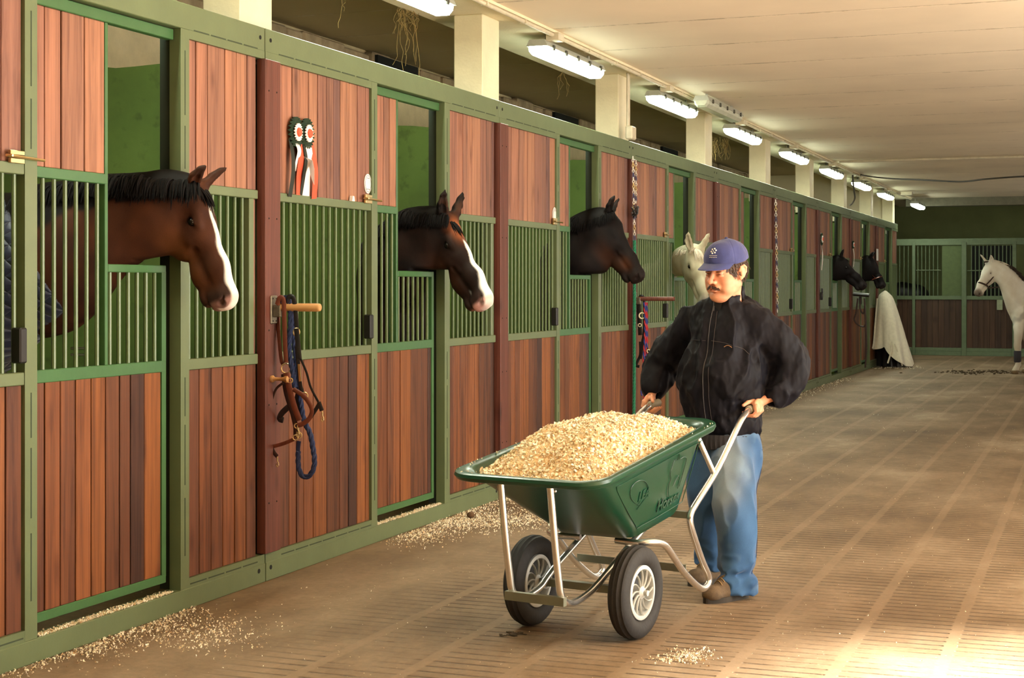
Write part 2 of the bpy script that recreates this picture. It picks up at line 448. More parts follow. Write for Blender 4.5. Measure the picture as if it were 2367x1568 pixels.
def green_wall():
    m, nt, b = _nt('green_stall_wall')
    mp = coords(nt)
    n = N(nt, 'ShaderNodeTexNoise', i_Scale=1.6, i_Detail=8.0, i_Roughness=0.6); L(nt, mp, 0, n, 'Vector')
    r = ramp(nt, [(0.3, srgb(74, 94, 38)), (0.55, srgb(88, 112, 46)), (0.75, srgb(98, 122, 54))]); L(nt, n, 'Fac', r, 0)
    n2 = N(nt, 'ShaderNodeTexNoise', i_Scale=14.0, i_Detail=6.0); L(nt, mp, 0, n2, 'Vector')
    r2 = ramp(nt, [(0.28, (0.45, 0.42, 0.35, 1)), (0.42, (1, 1, 1, 1))]); L(nt, n2, 'Fac', r2, 0)
    mx = N(nt, 'ShaderNodeMix', data_type='RGBA', blend_type='MULTIPLY'); mx.inputs[0].default_value = 0.5
    L(nt, r, 0, mx, 6); L(nt, r2, 0, mx, 7); L(nt, mx, 2, b, 'Base Color'); b.inputs['Roughness'].default_value = 0.8
    bp = N(nt, 'ShaderNodeBump', i_Strength=0.2, i_Distance=0.01); L(nt, n2, 'Fac', bp, 'Height'); L(nt, bp, 0, b, 'Normal')
    return m
GWALL = green_wall()
STONE = plain('rough_plaster', srgb(176, 156, 124), rough=0.95, var=0.3, nscale=5.0, bump=0.8, bscale=12)

def ceiling_mat(name, base, pitch=1.17, off=0.0, seam=(0.45, 0.38, 0.27, 1)):
    """painted precast slabs: thin broken seams across the aisle"""
    m, nt, b = _nt(name)
    mp = coords(nt)
    sp = N(nt, 'ShaderNodeSeparateXYZ'); L(nt, mp, 0, sp, 0)
    a = N(nt, 'ShaderNodeMath', operation='ADD'); a.inputs[1].default_value = off; L(nt, sp, 1, a, 0)
    dv = N(nt, 'ShaderNodeMath', operation='DIVIDE'); dv.inputs[1].default_value = pitch; L(nt, a, 0, dv, 0)
    fr = N(nt, 'ShaderNodeMath', operation='FRACT'); L(nt, dv, 0, fr, 0)
    ds = N(nt, 'ShaderNodeMath', operation='SUBTRACT'); ds.inputs[1].default_value = 0.5; L(nt, fr, 0, ds, 0)
    ab = N(nt, 'ShaderNodeMath', operation='ABSOLUTE'); L(nt, ds, 0, ab, 0)
    r = ramp(nt, [(0.0, (1, 1, 1, 1)), (0.008, (1, 1, 1, 1)), (0.018, (0, 0, 0, 1))]); L(nt, ab, 0, r, 0)
    mp2 = N(nt, 'ShaderNodeMapping'); mp2.inputs['Scale'].default_value = (3.0, 1.0, 1.0); L(nt, mp, 0, mp2, 0)
    n = N(nt, 'ShaderNodeTexNoise', i_Scale=1.6, i_Detail=9.0, i_Roughness=0.75); L(nt, mp2, 0, n, 'Vector')
    rn = ramp(nt, [(0.46, (0, 0, 0, 1)), (0.62, (1, 1, 1, 1))]); L(nt, n, 'Fac', rn, 0)
    mu = N(nt, 'ShaderNodeMath', operation='MULTIPLY'); L(nt, r, 0, mu, 0); L(nt, rn, 0, mu, 1)
    n2 = N(nt, 'ShaderNodeTexNoise', i_Scale=0.7, i_Detail=6.0); L(nt, mp, 0, n2, 'Vector')
    c = np.array(base[:3])
    rb = ramp(nt, [(0.3, tuple(c * 0.9) + (1,)), (0.7, tuple(np.clip(c * 1.05, 0, 1)) + (1,))]); L(nt, n2, 'Fac', rb, 0)
    mx = N(nt, 'ShaderNodeMix', data_type='RGBA'); L(nt, mu, 0, mx, 0); L(nt, rb, 0, mx, 6); mx.inputs[7].default_value = seam
    L(nt, mx, 2, b, 'Base Color'); b.inputs['Roughness'].default_value = 0.8
    bp = N(nt, 'ShaderNodeBump', i_Strength=0.6, i_Distance=0.01, invert=True); L(nt, r, 0, bp, 'Height'); L(nt, bp, 0, b, 'Normal')
    return m
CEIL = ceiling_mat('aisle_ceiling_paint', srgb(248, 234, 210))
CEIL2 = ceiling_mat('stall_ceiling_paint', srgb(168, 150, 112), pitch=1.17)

def floor_mat():
    """grooved concrete: panels of grooves across the aisle between smooth strips along it, worn and dusty"""
    m, nt, b = _nt('grooved_concrete')
    mp = coords(nt); sp = N(nt, 'ShaderNodeSeparateXYZ'); L(nt, mp, 0, sp, 0)
    def M_(op, a, bb=None, c=None):
        n = N(nt, 'ShaderNodeMath', operation=op)
        for i, v in enumerate((a, bb, c)):
            if v is None: continue
            if isinstance(v, (int, float)): n.inputs[i].default_value = v
            else: L(nt, v[0], v[1], n, i)
        return (n, 0)
    nw = N(nt, 'ShaderNodeTexNoise', i_Scale=0.9, i_Detail=3.0); L(nt, mp, 0, nw, 'Vector')
    wob = M_('MULTIPLY', M_('SUBTRACT', (nw, 'Fac'), 0.5), 0.03)
    y = M_('ADD', (sp, 1), wob)
    gy = M_('ABSOLUTE', M_('SUBTRACT', M_('FRACT', M_('DIVIDE', y, 0.083)), 0.5))       # 0.5 at groove centre
    groove = N(nt, 'ShaderNodeMapRange', interpolation_type='SMOOTHSTEP'); L(nt, gy[0], gy[1], groove, 0)
    groove.inputs[1].default_value = 0.34; groove.inputs[2].default_value = 0.48
    gx = M_('ABSOLUTE', M_('SUBTRACT', M_('FRACT', M_('DIVIDE', M_('ADD', (sp, 0), 0.975 + 0.3875 / 2), 0.3875)), 0.5))
    nx = N(nt, 'ShaderNodeTexNoise', i_Scale=5.0, i_Detail=4.0); L(nt, mp, 0, nx, 'Vector')
    gx2 = M_('ADD', gx, M_('MULTIPLY', M_('SUBTRACT', (nx, 'Fac'), 0.5), 0.05))
    panel = N(nt, 'ShaderNodeMapRange', interpolation_type='SMOOTHSTEP'); L(nt, gx2[0], gx2[1], panel, 0)
    panel.inputs[1].default_value = 0.055; panel.inputs[2].default_value = 0.085
    mpw = N(nt, 'ShaderNodeMapping'); mpw.inputs['Scale'].default_value = (1.0, 0.55, 1.0); L(nt, mp, 0, mpw, 0)
    nwear = N(nt, 'ShaderNodeTexNoise', i_Scale=1.3, i_Detail=7.0, i_Roughness=0.7); L(nt, mpw, 0, nwear, 'Vector')
    wear = N(nt, 'ShaderNodeMapRange', interpolation_type='SMOOTHSTEP'); L(nt, nwear, 'Fac', wear, 0)
    wear.inputs[1].default_value = 0.36; wear.inputs[2].default_value = 0.55
    wall = N(nt, 'ShaderNodeMapRange', interpolation_type='SMOOTHSTEP'); L(nt, sp, 0, wall, 0)
    wall.inputs[1].default_value = -3.35; wall.inputs[2].default_value = -2.9
    nf = N(nt, 'ShaderNodeTexNoise', i_Scale=26.0, i_Detail=5.0, i_Roughness=0.7); L(nt, mp, 0, nf, 'Vector')
    fine = N(nt, 'ShaderNodeMapRange'); L(nt, nf, 'Fac', fine, 0); fine.inputs[1].default_value = 0.3; fine.inputs[2].default_value = 0.6
    amt = M_('MULTIPLY', M_('MULTIPLY', (panel, 0), (wear, 0)), (wall, 0))
    g = M_('MULTIPLY', M_('MULTIPLY', (groove, 0), amt), M_('ADD', M_('MULTIPLY', (fine, 0), 0.7), 0.3))
    nb = N(nt, 'ShaderNodeTexNoise', i_Scale=0.8, i_Detail=9.0, i_Roughness=0.68); L(nt, mpw, 0, nb, 'Vector')
    rb = ramp(nt, [(0.30, srgb(84, 65, 43)), (0.45, srgb(110, 89, 64)), (0.56, srgb(130, 109, 84)), (0.70, srgb(160, 141, 116))]); L(nt, nb, 'Fac', rb, 0)
    rs = ramp(nt, [(0.3, (0.72, 0.7, 0.66, 1)), (0.6, (1.12, 1.12, 1.12, 1))]); L(nt, nf, 'Fac', rs, 0)
    m1 = N(nt, 'ShaderNodeMix', data_type='RGBA', blend_type='MULTIPLY'); m1.inputs[0].default_value = 0.55; L(nt, rb, 0, m1, 6); L(nt, rs, 0, m1, 7)
    strip = M_('SUBTRACT', 1.0, (panel, 0))
    m2 = N(nt, 'ShaderNodeMix', data_type='RGBA'); f2 = M_('MULTIPLY', M_('MULTIPLY', strip, (wall, 0)), 0.25); L(nt, f2[0], f2[1], m2, 0)
    L(nt, m1, 2, m2, 6); m2.inputs[7].default_value = srgb(142, 119, 93)
    m3 = N(nt, 'ShaderNodeMix', data_type='RGBA'); f3 = M_('MULTIPLY', g, 0.9); L(nt, f3[0], f3[1], m3, 0); L(nt, m2, 2, m3, 6); m3.inputs[7].default_value = srgb(50, 40, 28)
    # chaff trodden into the surface
    vo = N(nt, 'ShaderNodeTexVoronoi', i_Scale=22.0, i_Randomness=1.0); L(nt, mp, 0, vo, 'Vector')
    rv = ramp(nt, [(0.05, (1, 1, 1, 1)), (0.09, (0, 0, 0, 1))]); L(nt, vo, 'Distance', rv, 0)
    nd = N(nt, 'ShaderNodeTexNoise', i_Scale=3.0, i_Detail=3.0); L(nt, mp, 0, nd, 'Vector')
    rd = ramp(nt, [(0.52, (0, 0, 0, 1)), (0.6, (1, 1, 1, 1))]); L(nt, nd, 'Fac', rd, 0)
    ch = M_('MULTIPLY', M_('MULTIPLY', (rv, 0), (rd, 0)), 0.8)
    m4 = N(nt, 'ShaderNodeMix', data_type='RGBA'); L(nt, ch[0], ch[1], m4, 0); L(nt, m3, 2, m4, 6); m4.inputs[7].default_value = srgb(232, 212, 165)
    L(nt, m4, 2, b, 'Base Color'); b.inputs['Roughness'].default_value = 0.72; b.inputs['Specular IOR Level'].default_value = 0.35
    hsum = M_('SUBTRACT', M_('MULTIPLY', (nf, 'Fac'), 0.25), g)
    bp = N(nt, 'ShaderNodeBump', i_Strength=0.7, i_Distance=0.012); L(nt, hsum[0], hsum[1], bp, 'Height'); L(nt, bp, 0, b, 'Normal')
    return m
FLOOR = floor_mat()

# ================================================================ the shell
XR, XB, YB, YE, ZC = 3.6, -7.0, -3.8, 35.4, 3.45
Y0, BAY = 6.975, 3.305
seamY = lambda k: Y0 + BAY * k
ROW_END = seamY(8)
def struct(name, mb, mat): return tag(mb.build(name, mat), kind='structure')
struct('floor', MB().box(XB - 3.2, XR + 3, YB - 3, YE + 3.3, -0.2, 0.0), FLOOR)
struct('ceiling', MB().box(-3.87, XR + 0.2, YB - 0.2, YE + 3.2, ZC, ZC + 0.5), CEIL)
m = MB().box(-4.52, -3.87, YB - 0.2, YE + 3.2, 3.43, 3.95)
struct('trim_1', m, plain('ceiling_beam_paint', srgb(226, 216, 184), rough=0.8, var=0.08, nscale=3.0, bump=0.15))
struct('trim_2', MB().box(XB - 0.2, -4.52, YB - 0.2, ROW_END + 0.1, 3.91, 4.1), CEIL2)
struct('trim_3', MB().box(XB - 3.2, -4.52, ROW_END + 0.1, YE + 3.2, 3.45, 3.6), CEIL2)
struct('wall_left', MB().box(XB - 0.2, XB, YB, ROW_END, 0, 3.95), plain('stall_back_wall', srgb(206, 190, 150), rough=0.9, var=0.15, nscale=3.0, bump=0.4))
struct('wall_far', MB().box(XB - 3.2, -4.07, ROW_END + 0.05, ROW_END + 0.15, 0, 3.95), CREAM)
struct('wall_corridor', MB().box(XB - 3.3, XB - 3.1, ROW_END, YE + 3.2, 0, 3.95), CREAM)
# rough crest of the back wall with small openings
m = MB(); r_ = random.Random(3)
y = YB
while y < ROW_END:
    d = r_.uniform(0.25, 0.6); h = r_.uniform(0.10, 0.2)
    m.box(XB, XB + r_.uniform(0.05, 0.12), y, y + d - 0.004, 3.72 - h, 3.88 + r_.uniform(-0.02, 0.02), bev=0.02); y += d
struct('trim_4', m, STONE)
m = MB()
for yy in (14.3, 19.8, 25.3): m.box(XB, XB + 0.14, yy, yy + 1.0, 3.66, 3.86)
struct('trim_5', m, HOLE)
struct('wall_end', MB().box(XB - 3.2, XR + 0.2, YE + 3, YE + 3.2, 0, 3.6), plain('end_wall_paint', srgb(120, 130, 84), rough=0.85, var=0.12, nscale=2.5, bump=0.2))
struct('trim_6', MB().box(-4.0, XR, YE - 0.35, YE, 3.27, ZC), plain('end_beam_shade_grey', srgb(120, 118, 100), rough=0.85, var=0.15))  # dark grey strip stands in for the unlit end of the ceiling
m = MB(); m.box(XR, XR + 0.3, YB, 3.2, 0, ZC); m.box(XR, XR + 0.3, 8.3, YE + 3.2, 0, ZC); m.box(XR, XR + 0.3, 3.2, 8.3, 3.05, ZC)
struct('wall_right', m, CREAM)
struct('wall_back', MB().box(XB - 0.2, XR + 0.3, YB - 0.25, YB, 0, 3.95), plain('dark_back_wall', srgb(70, 62, 48), rough=.9))  # unseen rear wall, closed and darkened to cut light from behind
# stall partitions: green plaster, rough top edge
for k in range(-1, 8):
    yk = seamY(k); m = MB(); r_ = random.Random(k + 20)
    n = 26; top = [(XB + (-4.07 - XB) * i / n, 2.66 + r_.uniform(-0.012, 0.012)) for i in range(n + 1)]
    poly = [(x, yk - 0.03, z) for x, z in top] + [(-4.07, yk - 0.03, 0), (XB, yk - 0.03, 0)]
    m.prism(poly, (0, 0.12, 0))
    o = m.build('stall_partition', GWALL); tag(o, kind='structure'); o.name = 'wall_partition'
# columns between the bays
COLM = plain('column_paint', srgb(222, 212, 178), rough=0.75, var=0.07, nscale=4.0, bump=0.2, bscale=50)
for k in range(-1, 9):
    yk = seamY(k)
    o = MB().box(-D - 0.315, -D - 0.095, yk - 0.085, yk + 0.24, 2.62, 3.43, bev=0.006).build('column', COLM); tag(o, kind='structure'); o.name = 'trim_column'
    o = MB().box(-D - 0.30, -D - 0.10, yk + 0.0, yk + 0.22, 0, 2.62, bev=0.006).build('column', GWALL); tag(o, kind='structure'); o.name = 'trim_column_foot'

# ================================================================ stall fronts and sliding stall doors
XF = -D
def planks(mb, y0, y1, z0, z1, xf, th=0.022, w=0.108, seed=0, gap=0.008):
    r_ = random.Random(seed); y = y0
    edges = [y0]
    while edges[-1] < y1 - w * 1.35: edges.append(edges[-1] + w * r_.choice([0.95, 1.0, 1.0, 1.45, 0.75]))
    edges.append(y1)
    for a, b in zip(edges[:-1], edges[1:]):
        dx = r_.uniform(-0.0015, 0.0015)
        mb.box(xf - th + dx, xf + dx, a + gap / 2, b - gap / 2, z0, z1, bev=0.0025)
    mb.box(xf - th - 0.012, xf - th - 0.004, y0, y1, z0, z1, mi=1)
    # a dark backing keeps light out of the joints
    return mb
def part(root, name, mb, mat, smooth=False): return mb.build(name, mat, root, smooth)
BAR_R = 0.0095
def bar(root, y, z0, z1, x): 
    m = MB(); m.tube([(x, y, z0), (x, y, z1)], BAR_R, 8, caps=False); return m.build('bar', BARG, root, True)
def slot_marks(mb, y0, y1, z, n):
    """the dashed weld groove along beam, stile and kerb"""
    st = (y1 - y0) / n
    for i in range(n): mb.box(XF - 0.004, XF + 0.0012, y0 + st * (i + 0.06), y0 + st * (i + 0.94), z - 0.003, z + 0.003)
MARK = plain('weld_groove', srgb(52, 66, 44), rough=0.7)

Z_BEAM, Z_TOP, Z_MR1, Z_MR0, Z_BR1, Z_BR0, Z_K, Z_NOTCH = 2.82, 2.66, 1.99, 1.945, 1.163, 1.112, 0.14, 1.60
def bay(k, dd=0.0, wood_seed=0, labels=('', ''), door_slide=0.0, open_notch=True, upper=(WOOD,), rails='wood'):
    ys = seamY(k); U = lambda f: ys + f * BAY
    s1a, s1b = U(0.375 + dd), U(0.398 + dd)
    s2a, s2b = U(0.702 + dd * 1.2), U(0.728 + dd * 1.12)
    end = ys + BAY - 0.068
    root = empty('stall_front', (XF, ys + BAY / 2, 0), labels[0], 'stall front', 'stall fronts along the left side of the aisle')
    # head beam and kerb
    b = MB(); b.box(XF - 0.08, XF, ys + 0.004, ys + BAY - 0.004, 2.70, Z_BEAM, bev=0.003); b.box(XF - 0.08, XF - 0.0005, ys + 0.004, s1a, Z_TOP, 2.7015); b.box(XF - 0.08, XF - 0.0005, s2b, ys + BAY - 0.004, Z_TOP, 2.7015)
    bm_ = part(root, 'head_beam', b, GREEN)
    for a_, b_, n_ in ((ys + 0.13, s1a - 0.03, 6), (s2b + 0.03, end, 4)): g = MB(); slot_marks(g, a_, b_, 2.705, n_); part(bm_, 'weld_groove', g, MARK)
    for yy in (ys + 0.055, ys + BAY - 0.05): part(bm_, 'bolt_hole', MB().lathe([(0.011, -0.004), (0.011, 0.0015)], (XF, yy, 2.765), (1, 0, 0), 14), HOLE)
    kb = MB(); kb.box(XF - 0.08, XF + 0.004, ys + 0.004, ys + BAY - 0.004, 0.0, 0.095, bev=0.003)
    kb.box(XF - 0.06, XF - .0005, ys + 0.004, s1a, 0.09, Z_K); kb.box(XF - 0.06, XF - .0005, s2b, ys + BAY - 0.004, 0.09, Z_K)
    kk = part(root, 'kerb_rail', kb, GREEN)
    for a_, b_, n_ in ((ys + 0.16, s1a, 7), (s2b, end, 4)): g = MB(); slot_marks(g, a_, b_, 0.112, n_); part(kk, 'weld_groove', g, MARK)
    for yy in (ys + 0.05, ys + BAY - 0.07): part(kk, 'bolt_hole', MB().lathe([(0.012, -0.004), (0.012, 0.0055)], (XF, yy, 0.065), (1, 0, 0), 14), HOLE)
    # stiles either side of the doorway
    for i, (a, c) in enumerate(((s1a, s1b), (s2a, s2b))):
        m = MB(); m.box(XF - 0.06, XF, a, c, 0.096, 2.6995); st = part(root, 'stile', m, GREEN)
        g = MB(); mid = (a + c) / 2
        for z0_, z1_ in ((0.25, 0.52), (0.58, 0.86), (0.9, 1.08), (2.05, 2.25), (2.3, 2.6)): g.box(XF - 0.002, XF + 0.0012, mid - 0.0035, mid + 0.0035, z0_, z1_)
        part(st, 'weld_groove', g, MARK)
    # cover board over the joint with the stall before
    m = MB(); m.box(XF - 0.03, XF + 0.022, ys - 0.035, ys + 0.12, Z_K + 0.005, Z_TOP, bev=0.003)
    cb = part(root, 'cover_board', m, BOARD)
    for z in (2.5, 1.85, 1.28, 0.9, 0.4):
        for yy in (ys + 0.0, ys + 0.08): part(cb, 'screw_head', MB().sphere((XF + 0.022, yy, z), (0.003, 0.005, 0.005), 8), HOLE, True)
    m = MB(); m.box(XF - 0.10, XF - 0.07, ys - 0.07, ys + 0.004, Z_K, Z_TOP); part(root, 'joint_backing', m, plain_cached('joint_shade_brown', srgb(34, 20, 16), rough=.8))  # near-black backing paints the shade inside the open joint
    # fixed sections: boards above and below, bars between
    for j, (a, c) in enumerate(((ys + 0.12, s1a), (s2b, end))):
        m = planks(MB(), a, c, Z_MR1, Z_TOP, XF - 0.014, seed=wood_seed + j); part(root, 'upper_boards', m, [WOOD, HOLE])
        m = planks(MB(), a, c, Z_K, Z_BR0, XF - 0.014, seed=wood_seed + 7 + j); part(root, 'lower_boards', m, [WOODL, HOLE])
        m = MB(); m.box(XF - 0.05, XF - 0.002, a, c, Z_MR0, Z_MR1, bev=0.003); part(root, 'middle_rail', m, GREEN)
        m = MB(); m.box(XF - 0.05, XF - 0.002, a, c, Z_BR0, Z_BR1, bev=0.003); part(root, 'sill_rail', m, GREEN)
        c2 = c
        if j == 1:
            m = MB(); m.box(XF - 0.062, XF - 0.002, c - 0.085, c - 0.04, Z_BR1, Z_MR0, bev=0.003); part(root, 'window_stile', m, GREEN)
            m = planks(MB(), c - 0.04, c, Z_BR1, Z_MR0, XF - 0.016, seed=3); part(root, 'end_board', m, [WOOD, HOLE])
            c2 = c - 0.085
        n = max(2, int(round((c2 - a) / 0.073))); stp = (c2 - a) / n
        for i in range(n): bar(root, a + stp * (i + 0.5), Z_BR1 - 0.01, Z_MR0 + 0.01, XF - 0.026)
    # the sliding door hangs behind the frame
    tr = MB(); tr.box(XF - 0.075, XF - 0.035, s1b - 0.02, s2a - 0.005, 2.645, 2.695, bev=0.003); part(root, 'door_track', tr, DGREEN)
    jm = MB(); jm.box(XF - 0.115, XF - 0.06, s2a + 0.004, s2b, 0.096, 2.695); part(root, 'door_jamb', jm, plain_cached('jamb_green', srgb(26, 36, 22), rough=.8))
    XD = XF - 0.042
    d = empty('stall_door', (XD, (s1b + s2a) / 2, 0.14), labels[1], 'stall door', 'sliding doors of the stalls along the left side')
    o_ = -door_slide; a, c = s1b + o_, s2a - (0.122 if dd == 0 else 0.10) + o_
    nt_ = a + (c + .045 - a) * (0.41 if dd == 0 else 0.545)
    m = MB()
    m.box(XD - 0.035, XD, a, c + 0.045, 0.14, 0.18, bev=0.003)             # bottom rail
    m.box(XD - 0.035, XD, a, c + 0.045, Z_BR0 - 0.002, Z_BR1, bev=0.003)
    m.box(XD - 0.035, XD, a, nt_, Z_MR0, Z_MR1, bev=0.003)
    m.box(XD - 0.055, XD - .001, nt_ - 0.022, nt_, Z_BR1, 2.645, bev=0.002)
    m.box(XD - 0.035, XD, nt_, c + 0.045, Z_NOTCH - 0.035, Z_NOTCH, bev=0.003)
    m.box(XD - 0.034, XD - .001, c + 0.01, c + 0.045, 0.17, Z_NOTCH - 0.03)
    part(d, 'door_frame', m, DGREEN)
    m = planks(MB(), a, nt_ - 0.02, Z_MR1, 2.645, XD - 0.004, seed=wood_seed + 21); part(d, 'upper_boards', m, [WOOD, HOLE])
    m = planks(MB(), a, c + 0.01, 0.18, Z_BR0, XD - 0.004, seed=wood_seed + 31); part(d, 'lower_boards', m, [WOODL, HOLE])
    n = int(round((nt_ - 0.02 - a) / 0.073)); stp = (nt_ - 0.02 - a) / n
    for i in range(n): bar(d, a + stp * (i + 0.5), Z_BR1 - 0.01, Z_MR0 + 0.01, XD - 0.018)
    n = int(round((c + 0.01 - nt_) / 0.073)); stp = (c + 0.01 - nt_) / n
    for i in range(n): bar(d, nt_ + stp * (i + 0.5), Z_BR1 - 0.01, Z_NOTCH - 0.02, XD - 0.018)
    # brass bolt at the head of the middle rail, black keeper below
    by = s1a - 0.10
    m = MB(); m.box(XF - 0.002, XF + 0.012, by, by + 0.085, 1.985, 2.005, bev=0.002); m.box(XF - 0.002, XF + 0.012, by, by + 0.085, 2.018, 2.036, bev=0.002)
    m.tube([(XF + 0.016, by - 0.03, 2.012), (XF + 0.016, by + 0.2, 2.008)], 0.006, 8); m.tube([(XF + 0.016, by - 0.025, 2.012), (XF + 0.045, by - 0.03, 2.01)], 0.005, 8)
    part(d, 'door_bolt', m, BRASS, True)
    m = MB(); m.box(XF - 0.03, XF + 0.018, s1a - 0.05, s1a - 0.005, 1.20, 1.34, bev=0.006); part(d, 'door_catch', m, BLACKM)
    return root, d
_pc = {}
def plain_cached(name, col, **kw):
    if name not in _pc: _pc[name] = plain(name, col, **kw)
    return _pc[name]
FRONT_LABELS = [
 'nearest stall front at left, around the bay horse in a navy rug',
 'stall front with two rosettes and a wooden peg holding leather halters',
 'stall front behind the wheelbarrow, framing the black horse that looks right',
 'stall front with the coloured chain and green rope at its left edge, white horse inside',
 'stall front directly behind the man\'s left shoulder, with an empty door opening',
 'stall front with a long speckled chain on its brown board, right of the man',
 'stall front with a single small rosette and a padlock on its brown board',
 'stall front with dark tack hanging on a black bracket, below the far black horse',
 'farthest stall front at the end of the row, behind the draped pale blanket']
DOOR_LABELS = [
 'sliding stall door of boards and bars below the bay horse with the long white blaze',
 'sliding stall door under the dark brown horse with white blaze and pink muzzle',
 'sliding stall door under the black horse with pricked ears',
 'sliding stall door under the white horse, half hidden by the man',
 'sliding stall door with empty dark opening, just right of the man\'s blue cap',
 'narrow-looking sliding door right of the long speckled chain, small bright opening inside',
 'sliding stall door with the nearer of the two far black horses looking over it',
 'sliding stall door under the farthest black horse wearing a bridle',
 'last sliding stall door of the row, beyond the draped blanket']
for i, k in enumerate(range(-1, 8)):
    bay(k, dd=0.052 if k == -1 else 0.0, wood_seed=100 * i + 5, labels=(FRONT_LABELS[i], DOOR_LABELS[i]))

# ================================================================ end wall stall fronts
ENDW = wood('shaded_end_boards', [srgb(74, 54, 42), srgb(92, 66, 50), srgb(66, 48, 40), srgb(84, 60, 44)])  # board tones darkened to imitate the low light at the far end
def end_stalls():
    y = YE - 0.02
    P = lambda px, py: onplane(px, py, (0, y, 0), (0, 1, 0))
    X = lambda px: float(P(px, 700)[0]); Z = lambda py: float(P(2200, py)[2])
    dg = plain_cached('end_stall_green', srgb(96, 112, 84), rough=0.6)
    root = empty('stall_front', (X(2200), y, 0), 'dark stall fronts across the far end of the building, planks below bars', 'stall front')
    x0, x1 = X(2050), XR
    for a, b in ((Z(567), Z(552)), (Z(693), Z(684)), (Z(812), Z(804)), (0.0, Z(812))):
        part(root, 'rail', MB().box(x0, x1, y - 0.08, y - 0.0, a, b, bev=0.004), dg)
    for px, wd in ((2113, 7), (2229, 11), (2345, 9)):
        part(root, 'post', MB().box(X(px - wd / 2), X(px + wd / 2), y - 0.1, y, 0, Z(560), bev=0.004), dg)
    for a, b in ((2050, 2110), (2117, 2223), (2235, 2341), (2350, 2500)):
        m = MB(); xa, xb = X(a), min(X(b), XR)
        n = int((xb - xa) / 0.11); st = (xb - xa) / n
        for i in range(n): m.box(xa + i * st + 0.002, xa + (i + 1) * st - 0.002, y - 0.05, y - 0.02, Z(804), Z(693), bev=0.002)
        part(root, 'lower_boards', m, ENDW)
    dark = plain_cached('stall_interior_shade', srgb(30, 32, 26), rough=0.9)
    part(root, 'solid_panel', MB().box(X(2178), X(2223), y - 0.05, y - 0.02, Z(684), Z(567)), plain_cached('end_panel_green', srgb(84, 100, 60), rough=0.7))
    part(root, 'unlit_backdrop', MB().box(X(2236), X(2341), y + 1.2, y + 1.24, 0, Z(566)), dark)  # dark sheet painted for the unlit inside of the stall
    for px in (2060, 2070, 2080, 2090, 2100, 2122, 2131, 2140, 2149, 2158, 2168): part(root, 'bar', MB().tube([(X(px), y - 0.04, Z(690)), (X(px), y - 0.04, Z(558))], 0.011, 8), dg, True)
    for px in (2246, 2255, 2264, 2273, 2282, 2291, 2300, 2309, 2318, 2327, 2336): part(root, 'bar', MB().tube([(X(px), y - 0.04, Z(690)), (X(px), y - 0.04, Z(558))], 0.011, 8), dg, True)
    part(root, 'cross_bar', MB().tube([(X(2118), y - 0.055, Z(625)), (X(2176), y - 0.055, Z(625))], 0.012, 8), dg, True)
    part(root, 'cross_bar', MB().tube([(X(2236), y - 0.055, Z(626)), (X(2341), y - 0.055, Z(626))], 0.012, 8), dg, True)
    part(root, 'notice', MB().box(X(2305), X(2318), y - 0.11, y - 0.1, Z(716), Z(693)), plain_cached('pale_notice', srgb(150, 160, 130)))
end_stalls()

